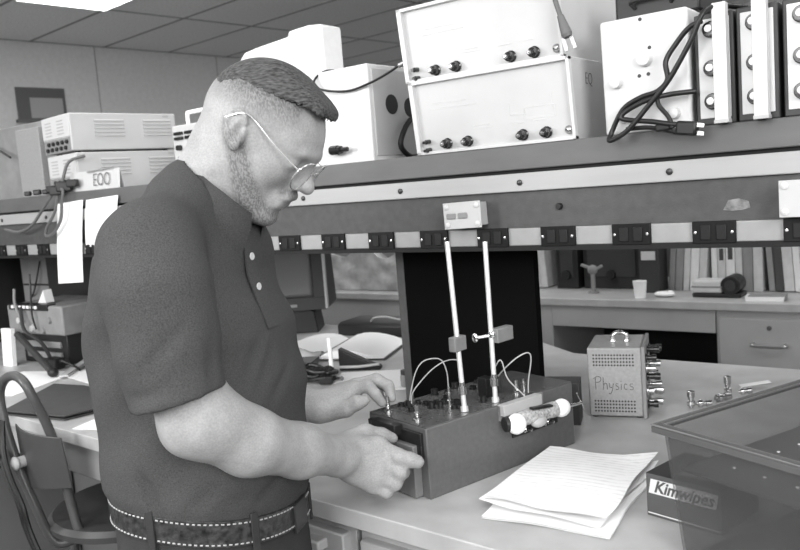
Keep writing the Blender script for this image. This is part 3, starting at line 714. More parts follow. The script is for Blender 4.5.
# small dark jar near the black board edge
jr = thing('small_jar', 'small dark jar standing at the left edge of the black board', 'jar', (-1.172, 1.512, BZ+.0048))
MB().lathe([(.013, 0), (.014, .003), (.014, .026), (.011, .030)], (0, 0, 0), (0, 0, 1), 18).build('jar', 'midgrey', jr)
MB().lathe([(.0125, 0), (.0125, .010), (.0001, .0105)], (0, 0, .030), (0, 0, 1), 18).build('lid', 'dark', jr)
lp = MB().b2(-.13, -.10, 0, .13, .10, .004).build('note_pad', 'paper2'); lp.location = (-1.27, 1.55, BZ+.0005); lp.rotation_euler = (0, 0, .55)
tag(lp, 'pale note pad lying at the left foot of the black board', 'note pad')
# monitor on the rear of the bench
mo = thing('monitor', 'small black monitor with a grey screen at the rear of the bench', 'monitor', (-2.005, 1.955, BZ+.0445), .58)
MB().prof([(-.14, .04), (.135, .04), (.125, .275), (-.14, .285)], -.0, .22, 'y').build('housing', 'black', mo, .006)
bz_ = MB()
bz_.b2(-.138, -.012, .265, .128, .0, .283); bz_.b2(-.138, -.012, .042, .132, .0, .085); bz_.b2(-.138, -.012, .085, -.125, .0, .265); bz_.b2(.092, -.012, .085, .130, .0, .265)
bz_.build('bezel', 'dark', mo, .002)
MB().b2(-.126, -.006, .084, .093, .03, .266).build('screen', 'screen', mo, .022, seg=5)
MB().b2(.130, -.014, .045, .138, .012, .275).build('side_trim', 'lightgrey', mo, .001)
MB().prof([(-.09, -.0445), (.09, -.0445), (.08, .03), (.06, .045), (-.06, .045), (-.08, .03)], .03, .17, 'y').build('stand', 'black', mo, .003)
MB().b2(.0, -.013, .055, .03, -.011, .065).build('badge', 'midgrey', mo)
kbd = thing('black_case', 'long low black case under the monitor at the bench rear', 'case', (-1.93, 1.99, BZ), .12)
MB().prof([(0, 0), (.15, 0), (.15, .044), (.02, .044), (0, .036)], .10, .42, 'x').build('body', 'black', kbd, .004)
MB().tube([(.22, .03, .046), (.24, .02, .060), (.28, .03, .062), (.32, .05, .050), (.36, .06, .046)], .003).build('cable', 'wire', kbd)

# ------------------------------------------------------------------ left end of the bench: binder and electronics
bd = thing('binder', 'flat dark grey binder overhanging the front edge of the bench', 'binder', (-1.99, .928, BZ+.001), math.radians(13))
MB().prism([(0, 0), (.215, -.010), (.29, .165), (.02, .245), (-.10, .25)], 0, .004).build('lower_cover', 'folder', bd, .001)
MB().prism([(.010, .020), (.200, .010), (.284, .158), (.02, .238), (-.085, .244)], .004, .009).build('pages', 'whitep', bd)
MB().prism([(-.002, -.002), (.217, -.012), (.292, .163), (.02, .245), (-.102, .25)], .009, .013).build('upper_cover', 'folder', bd, .001)
def loose(x, y, w, h, rz, label, z=BZ+.0005, m='whitep'):
    o = MB().b2(-w/2, -h/2, 0, w/2, h/2, .0012).build('loose_paper', m); o.location = (x, y, z); o.rotation_euler = (0, 0, rz)
    return tag(o, label, 'paper', 'loose papers on the left of the bench')
loose(-2.33, 1.14, .22, .28, .35, 'white paper lying under the chair-back hoop at the far left of the bench')
loose(-2.17, 1.33, .21, .20, -.15, 'white paper behind the binder on the left of the bench', BZ+.0022)
loose(-1.66, 1.03, .12, .16, .3, 'white paper corner showing between the binder and the man', BZ+.0005)
# chassis electronics
e1 = thing('open_chassis', 'open electronics chassis with a light grey panel on the left of the bench', 'electronics', (-2.655, 1.315, BZ), .06)
MB().b2(0, .02, 0, .25, .20, .100).build('body', 'black', e1, .003)
MB().b2(-.04, 0, .100, .27, .22, .196).build('upper_case', 'e1grey', e1, .006)
MB().b2(-.02, -.004, .180, .20, .03, .200).build('switch_row', 'black', e1, .002)
for k in range(7): MB().b2(.0+.022*k, -.008, .186, .012+.022*k, -.003, .196).build('switch', 'bright', e1, .001)
for x, z in ((.03, .145), (.10, .12), (.20, .15), (.16, .115)): MB().lathe([(.012, 0), (.010, .008), (.0001, .009)], (x, 0, z), (0, -1, 0), 14).build('knob', ('offwhite', 'midgrey')[x > .1], e1)
for z in (.02, .055): MB().b2(.03, .012, z, .22, .022, z+.02).build('slot', 'midgrey', e1, .002)
MB().tube([(.06, -.01, .19), (.10, -.03, .12), (.17, -.02, .08), (.23, -.03, .03)], .006).build('ribbon_cable', 'dark', e1)
MB().tube([(.12, .0, .30), (.13, -.01, .24), (.13, -.015, .17), (.135, -.01, .12)], .003).build('cable', 'black', e1)
MB().tube([(.02, .0, .25), (.03, -.01, .20), (.06, -.01, .14)], .0045).build('cable', 'midgrey', e1)
q = MB().prof([(0, 0), (.045, 0), (.035, .042)], 0, .03, 'y').build('warning_card', 'whitep', e1); q.location = (.10, .03, .2005)
db = thing('dark_bar', 'dark slanting handle lying against the open chassis', 'handle', (0, 0, 0))
MB().cyl((-2.545, 1.262, 1.062), (-2.285, 1.225, .963), .0105, n=14).build('bar', 'dark', db)
MB().ball((-2.285, 1.225, .966), (.018, .016, .015), 12).build('end_knob', 'black', db)
wt_ = MB().b2(-.026, -.004, 0, .026, .012, .125).build('white_strip', 'whitep', bevel=.001); wt_.location = (-2.632, 1.265, BZ); wt_.rotation_euler = (-.06, 0, .1)
tag(wt_, 'white upright card standing left of the open chassis', 'card')
bl = thing('black_cabinet', 'tall black cabinet under the shelf at the far left', 'cabinet', (-3.52, 1.46, BZ), .0)
MB().b2(0, 0, 0, .345, .28, .345).build('body', 'black', bl, .004)
MB().b2(.03, -.004, .04, .27, .0, .30).build('door', 'black', bl, .002)
gb = thing('grey_box', 'mid grey box standing behind the open chassis', 'box', (-3.13, 1.60, BZ), .03)
MB().b2(0, 0, 0, .245, .15, .345).build('body', 'midgrey', gb, .004)
MB().b2(.01, -.003, .215, .22, 0, .222).build('seam', 'dark', gb)
MB().tube([(.15, -.004, .31), (.14, -.02, .24), (.10, -.015, .19), (.06, -.004, .17)], .003).build('cable', 'black', gb)
b3 = thing('black_box', 'tall black box under the hanging white sheet', 'box', (-2.865, 1.56, BZ), .03)
MB().b2(0, 0, 0, .32, .20, .345).build('body', 'black', b3, .004)
MB().lathe([(.010, 0), (.010, .01), (.0001, .011)], (.06, 0, .12), (0, -1, 0), 14).build('knob', 'midgrey', b3)
pw = thing('measuring_strip', 'pale flat strip lying slantwise at the left behind the binder', 'ruler', (-2.315, 1.318, BZ+.0045), 2.30)
MB().b2(-.12, -.014, 0, .12, .014, .006).build('strip', 'offwhite', pw, .001)
MB().b2(-.12, -.014, .006, .12, -.010, .0063).build('scale', 'dark', pw)
pa = thing('plug_adapter', 'black plug adapter beside the slanting pale strip', 'plug', (-2.405, 1.30, BZ+.003))
MB().b2(-.03, -.018, 0, .03, .018, .034).build('body', 'black', pa, .004)
MB().b2(-.045, -.006, .012, -.03, .006, .020).build('prong', 'steel', pa)
MB().tube([(.03, 0, .018), (.06, -.01, .03), (.09, .01, .012), (.14, 0, .006)], .004).build('cable', 'black', pa)

# ------------------------------------------------------------------ lab chair at the bench
CXX, CYY = -1.67, 1.06
ch = thing('lab_chair', 'grey tubular lab chair with a plate backrest drawn up to the bench', 'chair', (CXX, CYY, 0), 0)
def Lc(p): return (p[0]-CXX, p[1]-CYY, p[2])
SZ = .715
MB().lathe([(.0001, 0), (.175, 0), (.196, .006), (.198, .020), (.186, .030), (.14, .026), (.0001, .020)], (0, 0, SZ), (0, 0, 1), 44).build('seat', 'chairseat', ch)
MB().tube([Lc(p) for p in ((-1.66, .93, SZ+.004), (-1.715, .878, .70), (-1.752, .855, .80), (-1.790, .845, .906), (-1.812, .843, .985), (-1.820, .845, 1.042), (-1.795, .848, 1.078), (-1.750, .850, 1.090), (-1.706, .848, 1.078), (-1.690, .855, 1.042), (-1.683, .872, .985), (-1.670, .884, .906), (-1.655, .890, .80), (-1.635, .895, .73), (-1.62, .93, SZ+.004))], .0105, 12).build('back_hoop', 'tube', ch)
bp_ = MB(); V = []
for k in (0, 1):
    V.append([[bp_.bm.verts.new(Lc((-1.800+.190*v-.012*(1-w)*(1-v), .872+.004*k-.020*math.sin(PI*v)-.012*w, .822+.026*v+(.150-.034*v)*w))) for w in (0, .5, 1)] for v in [i/10 for i in range(11)]])
for k in (0, 1):
    for i in range(10):
        for j in range(2):
            f = [V[k][i][j], V[k][i+1][j], V[k][i+1][j+1], V[k][i][j+1]]; bp_.bm.faces.new(f if k else f[::-1])
for i in range(10):
    for j in (0, 2): bp_.bm.faces.new((V[0][i][j], V[0][i+1][j], V[1][i+1][j], V[1][i][j]))
for i in (0, 10):
    for j in range(2): bp_.bm.faces.new((V[0][i][j], V[0][i][j+1], V[1][i][j+1], V[1][i][j]))
bp_.build('backrest', 'chairm', ch, .0015, smooth=50)
MB().cyl(Lc((-1.762, .834, .893)), Lc((-1.762, .862, .893)), .013, n=14).ball(Lc((-1.762, .832, .893)), (.016, .010, .016), 12).build('back_bolt', 'lightgrey', ch)
for sx, sy in ((-1, -1), (1, -1), (1, 1), (-1, 1)):
    MB().tube([(sx*.10, sy*.10, SZ), (sx*.14, sy*.14, SZ*.5), (sx*.18, sy*.18, .012)], .011, 10).build('leg', 'tube', ch)
    MB().cyl((sx*.18, sy*.18, 0), (sx*.18, sy*.18, .014), .014, n=12).build('foot', 'rubber', ch)
MB().tube([(.155*math.cos(a), .155*math.sin(a), .30) for a in [i*2*PI/24 for i in range(24)]], .008, 8, 1, True).build('foot_ring', 'tube', ch)
cd = thing('extension_lead', 'black cord draped over the back of the lab chair', 'cord', (0, 0, 0))
for off in (0, .016):
    MB().tube([(-1.800+off, .826, .99), (-1.795+off, .820, .955), (-1.782+off, .812, .915), (-1.758+off, .808, .870), (-1.722+off, .808, .815), (-1.708+off, .810, .760), (-1.675+off, .815, .700), (-1.62+off, .825, .665), (-1.56+off, .84, .655)], .0058, 8).build('cable', 'cord', cd)
MB().box((-1.792, .812, .905), (.026, .026, .036), RotY(.4)).build('plug', 'black', cd, .006)

# ------------------------------------------------------------------ the next bench, behind
YB = 2.87
w2 = MB().b2(-5.2, YB, .92, .65, YB+.75, .95).build('worktop', 'bench', bevel=.003); tag(w2, 'worktop of the next bench seen below the shelf', 'worktop')
def back_unit(x0, x1, label, drawer):
    t = thing('base_cabinet', label, 'cabinet', ((x0+x1)/2, YB+.02, 0)); h = (x1-x0)/2
    MB().b2(-h, 0, .10, h, .60, .919).build('body', 'cab', t, .003); MB().b2(-h, .05, 0, h, .58, .10).build('plinth', 'kick', t)
    if drawer:
        n = max(1, round((x1-x0)/.36)); w = 2*h/n
        for k in range(n):
            for z0, z1 in ((.725, .895), (.50, .71), (.12, .485)):
                d = MB().b2(-h+w*k+.012, -.018, z0, -h+w*(k+1)-.012, .002, z1).build('drawer', 'cab', t, .003)
                cx = -h+w*(k+.5)
                MB().tube([(cx-.05, -.018, (z0+z1)/2), (cx-.045, -.042, (z0+z1)/2-.004), (cx+.045, -.042, (z0+z1)/2-.004), (cx+.05, -.018, (z0+z1)/2)], .006).build('handle', 'steel', d)
                MB().lathe([(.008, 0), (.008, .004), (.0001, .0045)], (cx, -.018, z1-.03), (0, -1, 0), 14).build('lock', 'nickel', d)
    return t
back_unit(-.83, .60, 'grey drawer unit of the next bench behind the plastic tray', True)
back_unit(-3.2, -1.47, 'grey cabinet of the next bench behind the black board', False)
back_unit(-5.1, -3.25, 'grey cabinet of the next bench at its far left end', True)
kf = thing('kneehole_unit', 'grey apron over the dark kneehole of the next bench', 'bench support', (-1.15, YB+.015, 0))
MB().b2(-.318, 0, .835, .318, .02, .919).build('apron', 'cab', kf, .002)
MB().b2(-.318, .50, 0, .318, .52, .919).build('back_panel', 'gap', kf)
bs = MB().b2(-5.2, YB+.64, .95, .65, YB+.67, 1.47).build('bench_screen', 'cabdark'); tag(bs, 'dark upright screen along the back of the next bench', 'screen panel')
# things on it
def bbox_(name, label, cat, x0, x1, y0, h, d, m, extra=None, group=None):
    t = thing(name, label, cat, (x0, y0, .95), 0, group)
    MB().b2(0, 0, 0, x1-x0, d, h).build('case', m, t, .004)
    if extra: extra(t, x1-x0, d, h)
    return t
def ex1(t, w, d, h):
    MB().b2(.02, -.004, .05, w-.02, 0, h-.03).build('front_panel', 'dark', t, .002)
    MB().lathe([(.02, 0), (.018, .015), (.0001, .016)], (w*.5, -.003, .06), (0, -1, 0), 16).build('knob', 'black', t)
bbox_('black_instrument', 'black instrument at the left of the row behind the black board edge', 'instrument', -1.555, -1.455, 3.12, .30, .25, 'black', ex1)
bbox_('black_instrument', 'broad black instrument in the middle of the next bench', 'instrument', -1.44, -1.19, 3.14, .32, .25, 'black', ex1)
def ex2(t, w, d, h):
    MB().b2(.012, -.003, h*.60, w-.012, 0, h*.76).build('white_label', 'offwhite', t, .001)
bbox_('black_canister', 'dark box with a white label left of the row of books', 'box', -1.165, -1.085, 3.05, .215, .10, 'dark', ex2)
ls = thing('lamp_stand', 'small pale clamp stand in front of the broad black instrument', 'stand', (-1.345, 3.02, .95))
MB().lathe([(.022, 0), (.022, .006), (.009, .008), (.009, .09)], (0, 0, 0), (0, 0, 1), 16).build('post', 'midgrey', ls)
MB().ball((0, 0, .095), (.022, .018, .02), 12).box((-.02, 0, .105), (.06, .012, .012), RotY(.35)).box((.02, 0, .100), (.05, .012, .012), RotY(-.45)).build('head', 'midgrey', ls, .003)
cp = thing('paper_cup', 'white paper cup on the edge of the next bench', 'cup', (-1.118, 2.93, .95))
MB().lathe([(.020, 0), (.0255, .062), (.0262, .064), (.0240, .064), (.019, .004), (.0001, .004)], (0, 0, 0), (0, 0, 1), 24).build('cup', 'whitep', cp)
tn = MB().ball((0, 0, .008), (.040, .025, .010), 14).ball((.02, .005, .010), (.016, .014, .011), 10).ball((-.018, -.004, .009), (.018, .012, .009), 10).build('crumpled_tissue', 'whitep'); tn.location = (-1.035, 2.96, .9485+.005); tag(tn, 'crumpled white tissue beside the paper cup', 'tissue')
random.seed(21)
x = -1.075
bm_ = ['bookB', 'bookB', 'bookA', 'bookC', 'bookA', 'bookC', 'bookA', 'bookC', 'bookA', 'bookB', 'bookA', 'bookB', 'bookD', 'bookA', 'bookC', 'bookA', 'bookC', 'bookD', 'bookA', 'bookB']
shade = {'bookA': 'grey-white', 'bookB': 'mid grey', 'bookC': 'pale', 'bookD': 'black'}
ordn = ['first', 'second', 'third', 'fourth', 'fifth', 'sixth', 'seventh', 'eighth', 'ninth', 'tenth', 'eleventh', 'twelfth', 'thirteenth', 'fourteenth', 'fifteenth', 'sixteenth', 'seventeenth', 'eighteenth', 'nineteenth', 'twentieth']
for i, mm in enumerate(bm_):
    w = random.uniform(.022, .036); h = random.uniform(.26, .30); tilt = .075 if i < 5 else -.0 if i < 11 else -.06
    t = thing('lab_book', f'{shade[mm]} volume, {ordn[i]} from the left in the book row', 'book', (x, 3.12, .95), 0, 'row of books on the next bench')
    t.rotation_euler = (0, tilt, 0); 
    if tilt < 0: t.location.z += w*abs(math.sin(tilt))
    MB().b2(0, 0, 0, w-.001, .20, h).build('cover', mm, t, .003)
    MB().b2(.003, .004, h-.004, w-.004, .198, h+.0004).build('pages', 'whitep', t)
    if mm in ('bookC', 'bookA') and i in (6, 7): MB().b2(w*.25, -.0015, h*.45, w*.75, .0, h*.62).build('spine_label', 'bookD', t)
    x += (w+.0005)/math.cos(tilt)+(.022 if i == 4 else .019 if i == 10 else 0)
for x, mm, nm in ((-1.705, 'bookA', 'grey-white volume at the left end of the next bench, touching the black board edge'), (-1.668, 'bookC', 'pale volume leaning second from the black board edge'), (-1.632, 'bookA', 'grey-white volume leaning against the narrow black instrument')):
    t = thing('lab_book', nm, 'book', (x, 3.12, .95+.033*math.sin(.07)), 0, 'leaning books at the left of the next bench'); t.rotation_euler = (0, -.07, 0)
    MB().b2(0, 0, 0, .033, .20, .285).build('cover', mm, t, .003)
    MB().b2(.003, .004, .281, .030, .198, .2855).build('pages', 'whitep', t)
pj = thing('slide_viewer', 'dark rounded device with a pale lid lying before the books', 'device', (-.935, 2.965, .95))
MB().b2(0, 0, 0, .17, .09, .016).build('base', 'black', pj, .004)
MB().b2(.0, .0, .016, .105, .088, .062).build('lid', 'offwhite', pj, .008, seg=3)
MB().b2(-.002, -.002, .036, .107, .09, .042).build('band', 'midgrey', pj, .001)
MB().cyl((.135, .0, .045), (.135, .09, .045), .034, n=24).build('drum', 'black', pj, .003)
MB().lathe([(.020, 0), (.020, .003), (.0001, .004)], (.135, 0, .045), (0, -1, 0), 20).build('dial', 'dark', pj)
pt = thing('white_tray', 'flat white tray lying at the right of the dark device', 'tray', (-.735, 2.90, .95), .1)
trough(MB(), 0, 0, .125, .07, .0, .003, .016, .003).build('tray', 'whitep', pt)
MB().b2(.01, .01, .003, .13, .06, .02).build('contents', 'midgrey', pt, .002)
# clear bag on the left
bg = MB(); V = []
for k in (0, 1):
    V.append([[bg.bm.verts.new((-2.73+.44*u, 2.955+.02*k+.15*k*math.sin(PI*u)*math.sin(PI*v)+.010*math.sin(17*u+11*v)*(1-k), .953+(.185*v)*(1-.15*math.sin(9*u))+.01*math.sin(14*u)*v)) for v in [j/8 for j in range(9)]] for u in [i/16 for i in range(17)]])
for k in (0, 1):
    for i in range(16):
        for j in range(8):
            f = [V[k][i][j], V[k][i+1][j], V[k][i+1][j+1], V[k][i][j+1]]; bg.bm.faces.new(f if k == 0 else f[::-1])
for i in range(16):
    for j in (0, 8): bg.bm.faces.new((V[0][i][j], V[0][i+1][j], V[1][i+1][j], V[1][i][j]))
for j in range(8):
    for i in (0, 16): bg.bm.faces.new((V[0][i][j], V[0][i][j+1], V[1][i][j+1], V[1][i][j]))
bgo = bg.build('plastic_bag', 'bag', smooth=60); tag(bgo, 'crumpled pale plastic bag on the next bench beside the monitor', 'bag')
bh = bbox_('dark_case', 'dark box beside the plastic bag on the next bench', 'box', -2.30, -1.98, 3.08, .26, .22, 'black', ex1)

# ------------------------------------------------------------------ the man: one continuous body grown from a distance field
class Field:
    def __init__(self, lo, hi, h):
        self.lo = np.array(lo, np.float32); self.h = h
        self.n = np.ceil((np.array(hi)-np.array(lo))/h).astype(int)+1
        self.v = np.full(self.n, .06, np.float32)
    def region(self, lo, hi, pad):
        a = np.clip(np.floor((np.array(lo)-pad-self.lo)/self.h).astype(int), 0, self.n-1)
        b = np.clip(np.ceil((np.array(hi)+pad-self.lo)/self.h).astype(int)+1, 1, self.n)
        if (b <= a).any(): return None
        ax = [self.lo[i]+self.h*np.arange(a[i], b[i], dtype=np.float32) for i in range(3)]
        return tuple(slice(a[i], b[i]) for i in range(3)), np.meshgrid(*ax, indexing='ij')
    def add(self, fn, lo, hi, k=.01, sub=False, pad=.03):
        rg = self.region(lo, hi, pad+k)
        if rg is None: return
        s, g = rg; d = fn(*g).astype(np.float32); o = self.v[s]
        if sub:
            d = -d; hh = np.clip(.5+.5*(d-o)/k, 0, 1) if k > 0 else (d > o).astype(np.float32)
            self.v[s] = o+(d-o)*hh+k*hh*(1-hh)
        else:
            hh = np.clip(.5+.5*(o-d)/k, 0, 1)
            self.v[s] = o+(d-o)*hh-k*hh*(1-hh)
    def cone(self, p0, p1, r0, r1, k=.01, sub=False, sq=None):
        """tapered capsule; sq=(direction, factor) flattens it along a direction"""
        p0, p1 = np.array(p0, np.float32), np.array(p1, np.float32); d = p1-p0; L2 = float(d@d)
        def fn(x, y, z):
            px, py, pz = x-p0[0], y-p0[1], z-p0[2]
            t = np.clip((px*d[0]+py*d[1]+pz*d[2])/L2, 0, 1)
            qx, qy, qz = px-t*d[0], py-t*d[1], pz-t*d[2]
            r = r0+(r1-r0)*t
            if sq is not None:
                n = np.array(sq[0], np.float32); n = n/np.linalg.norm(n); c = qx*n[0]+qy*n[1]+qz*n[2]
                f = 1/sq[1]-1; qx, qy, qz = qx+n[0]*c*f, qy+n[1]*c*f, qz+n[2]*c*f
            return np.sqrt(qx*qx+qy*qy+qz*qz)-r
        R_ = max(r0, r1); self.add(fn, np.minimum(p0, p1)-R_, np.maximum(p0, p1)+R_, k, sub)
    def ell(self, c, r, k=.01, sub=False, F=None):
        """ellipsoid; F = 3x3 rows: local axes"""
        c = np.array(c, np.float32); r = np.array(r, np.float32); F = np.eye(3) if F is None else np.array(F)
        def fn(x, y, z):
            q = [(x-c[0])*F[i][0]+(y-c[1])*F[i][1]+(z-c[2])*F[i][2] for i in range(3)]
            k0 = np.sqrt(sum((q[i]/r[i])**2 for i in range(3))); k1 = np.sqrt(sum((q[i]/r[i]**2)**2 for i in range(3)))
            return k0*(k0-1)/np.maximum(k1, 1e-6)
        R_ = float(max(r)); self.add(fn, c-R_, c+R_, k, sub)
    def stack(self, rows, yaw, k=.01, p=2.3, grow=0.0, tip=.16):
        """upright body of stacked oval sections: rows of (z, centre u, centre v, half depth, half width)"""
        rows = np.array(rows, np.float32); rows = rows[np.argsort(rows[:, 0])]; ca, sa = math.cos(yaw), math.sin(yaw)
        z0, z1 = rows[0, 0], rows[-1, 0]
        def fn(x, y, z):
            z = z+(tip*(x+.02)+.10*y+.004)*np.clip((1.22-z)/.2, 0, 1); zz = np.clip(z, z0, z1); f = [np.interp(zz, rows[:, 0], rows[:, i]) for i in range(1, 5)]
            X, Y = x-f[0], y-f[1]; a = (X*ca+Y*sa)/(f[2]+grow); b = (-X*sa+Y*ca)/(f[3]+grow)
            rr = (np.abs(a)**p+np.abs(b)**p)**(1/p)
            d2 = (rr-1)*np.minimum(f[2], f[3])*.95
            dz = np.maximum(z0-grow-z, z-z1-grow)
            return np.where(dz > 0, np.sqrt(np.maximum(d2, 0)**2+dz**2), np.maximum(d2, dz))
        m = rows[:, 3:].max()+abs(rows[:, 1:3]).max()+grow
        self.add(fn, (-m, -m, z0-grow-.05), (m, m, z1+grow+.05), k)
    def mesh(self, name, smooth_it=2):
        v = self.v; s = v < 0; n = self.n
        c = np.zeros(n-1, np.uint8)
        for i in (0, 1):
            for j in (0, 1):
                for k in (0, 1): c += s[i:n[0]-1+i, j:n[1]-1+j, k:n[2]-1+k]
        act = np.argwhere((c > 0) & (c < 8)); idx = np.full(n-1, -1, np.int64); idx[tuple(act.T)] = np.arange(len(act))
        cor = np.array([(i, j, k) for i in (0, 1) for j in (0, 1) for k in (0, 1)])
        val = np.stack([v[tuple((act+o).T)] for o in cor], 1)
        acc = np.zeros((len(act), 3)); cnt = np.zeros(len(act))
        for a in range(8):
            for b in range(a+1, 8):
                if np.abs(cor[a]-cor[b]).sum() != 1: continue
                A, B_ = val[:, a], val[:, b]; m = (A < 0) != (B_ < 0)
                t = np.where(m, A/np.where(m, A-B_, 1), 0)
                acc += np.where(m[:, None], cor[a]+(cor[b]-cor[a])*t[:, None], 0); cnt += m
        P = self.lo+self.h*(act+acc/np.maximum(cnt, 1)[:, None])
        quads = []
        for ax in range(3):
            o1, o2 = [(1, 2), (2, 0), (0, 1)][ax]
            e = [slice(None)]*3; f = [slice(None)]*3; e[ax] = slice(0, -1); f[ax] = slice(1, None)
            A, B_ = s[tuple(e)], s[tuple(f)]
            for flip in (False, True):
                E = np.argwhere((A & ~B_) if not flip else (~A & B_))
                E = E[(E[:, o1] > 0) & (E[:, o2] > 0) & (E[:, o1] < n[o1]-1) & (E[:, o2] < n[o2]-1)]
                q = []
                for d1, d2 in ((-1, -1), (0, -1), (0, 0), (-1, 0)):
                    T = E.copy(); T[:, o1] += d1; T[:, o2] += d2; q.append(idx[tuple(T.T)])
                q = np.stack(q, 1); quads.append(q[:, ::-1] if flip else q)
        Q = np.concatenate(quads); Q = Q[(Q >= 0).all(1)]
        for _ in range(smooth_it):
            S = np.zeros_like(P); C_ = np.zeros(len(P))
            for a in range(4):
                for b in ((a+1) % 4, (a+3) % 4):
                    np.add.at(S, Q[:, a], P[Q[:, b]]); np.add.at(C_, Q[:, a], 1)
            P = P*.5+.5*S/np.maximum(C_, 1)[:, None]
        me = bpy.data.meshes.new(name)
        me.vertices.add(len(P)); me.vertices.foreach_set('co', P.astype(np.float32).ravel())
        me.loops.add(len(Q)*4); me.loops.foreach_set('vertex_index', Q.ravel().astype(np.int32))
        me.polygons.add(len(Q)); me.polygons.foreach_set('loop_start', np.arange(0, len(Q)*4, 4, dtype=np.int32))
        me.polygons.foreach_set('use_smooth', np.ones(len(Q), bool))
        me.update(calc_edges=True); me.validate()
        return me, P
def link(name, me, mat, parent):
    me.materials.clear(); me.materials.append(mat if not isinstance(mat, str) else M[mat])
    o = bpy.data.objects.new(name, me); COL.objects.link(o); o.parent = parent; return o

def attr(me, name, a):
    at = me.attributes.new(name, 'FLOAT', 'POINT'); at.data.foreach_set('value', a.astype(np.float32))

# head frame
HP, HY = math.radians(42), math.radians(10)
HO = np.array((.073, 0.0, 1.532))
Hf = np.array((math.cos(HP)*math.cos(HY), -math.cos(HP)*math.sin(HY), -math.sin(HP)))
Ht = np.array((math.sin(HP)*math.cos(HY), -math.sin(HP)*math.sin(HY), math.cos(HP)))
Hl = np.array((math.sin(HY), math.cos(HY), 0))
HF = np.array((Hf, Hl, Ht))
def H(f, l, t): return HO+Hf*f+Hl*l+Ht*t

YAW = math.radians(-13)
TORSO = [(0.800, -0.0290, .02, 0.1200, 0.146), (0.880, -0.0300, .02, 0.1220, 0.146), (0.961, -0.0313, .02, 0.1228, 0.146), (0.990, -0.0296, .02, 0.1238, 0.147), (1.020, -0.0316, .02, 0.1303, 0.150), (1.042, -0.0320, .02, 0.1343, 0.153), (1.085, -0.0301, .02, 0.1360, 0.156), (1.128, -0.0284, .02, 0.1366, 0.157), (1.170, -0.0274, .02, 0.1380, 0.158), (1.213, -0.0318, .02, 0.1352, 0.158), (1.255, -0.0323, .02, 0.1330, 0.160), (1.296, -0.0370, .02, 0.1230, 0.162), (1.337, -0.0363, .02, 0.1090, 0.160), (1.378, -0.0290, .02, 0.1000, 0.150), (1.405, -0.0220, .02, 0.0880, 0.128), (1.435, -0.0160, .02, 0.0680, 0.095), (1.460, -0.0080, .02, 0.0500, 0.070)]
SHR = (-.028, -.158, 1.378); ELR = (.010, -.170, 1.177); WRR = (.158, .022, 1.050)
SHL = (.000, .145, 1.365); ELL = (-.075, .190, 1.135); WRL = (.120, .172, 1.086)

bf = Field((-.32, -.30, -.005), (.34, .32, 1.67), .0032)
bf.stack(TORSO, YAW, .02, grow=-.016)
# legs and feet
for sy in (-1, 1):
    hp = np.array((-.024, .082*sy, .90)); kn_ = np.array((-.02, .095*sy, .49)); an = np.array((-.055, .10*sy, .09))
    bf.cone(hp, kn_, .082, .058, .03); bf.cone(kn_, an, .056, .038, .02); bf.cone(an+(-.02, 0, -.045), an+(.13, 0, -.058), .036, .030, .02)
# neck and shoulders
bf.cone((.006, 0, 1.43), (.042, 0, 1.505), .056, .054, .025)
bf.cone((-.030, -.12, 1.400), (-.010, -.02, 1.450), .042, .040, .03); bf.cone((-.01, .11, 1.395), (-.005, .02, 1.450), .042, .040, .03)
# head
bf.ell(H(.013, 0, .0266), (.087, .074, .081), .02, F=HF)
bf.ell(H(.043, 0, -.018), (.054, .058, .074), .02, F=HF)
bf.ell(H(.065, 0, .032), (.031, .052, .032), .015, F=HF)
for s in (-1, 1):
    bf.cone(H(.008, s*.050, -.050), H(.080, s*.014, -.077), .018, .015, .02)
    bf.ell(H(.060, s*.038, -.010), (.027, .023, .024), .015, F=HF)
    bf.cone(H(.091, s*.034, .028), H(.098, s*.008, .031), .007, .008, .010)
bf.ell(H(.091, 0, -.076), (.016, .021, .0155), .012, F=HF)
bf.ell(H(.092, 0, -.043), (.013, .026, .022), .012, F=HF)
for s in (-1, 1):
    bf.ell(H(.101, s*.032, .010), (.014, .017, .011), .012, True, F=HF)
    bf.ell(H(.083, s*.032, .011), (.0125, .014, .0125), .003, F=HF)
bf.cone(H(.094, 0, .020), H(.113, 0, -.008), .0075, .0105, .010)
bf.ell(H(.116, 0, -.010), (.0095, .0105, .0085), .006, F=HF)
for s in (-1, 1):
    bf.ell(H(.103, s*.012, -.014), (.0105, .0075, .0075), .006, F=HF)
    bf.ell(H(.107, s*.0065, -.0215), (.005, .0035, .003), .002, True, F=HF)
bf.cone(H(.1045, -.014, -.0335), H(.1045, .014, -.0335), .0066, .0066, .008)
bf.cone(H(.0985, -.014, -.0495), H(.0985, .014, -.0495), .0070, .0070, .008)
bf.cone(H(.109, -.021, -.0418), H(.109, .021, -.0418), .0024, .0024, .003, True)
bf.ell(H(.109, 0, -.0605), (.007, .02, .005), .007, True, F=HF)
EA = math.radians(22); Eu = Ht*math.cos(EA)-Hf*math.sin(EA); Ef = Hf*math.cos(EA)+Ht*math.sin(EA); EF_ = np.array((Ef, Hl, Eu))
def Er(f, l, t): return H(.014, 0, .008)+Ef*f+Hl*l+Eu*t
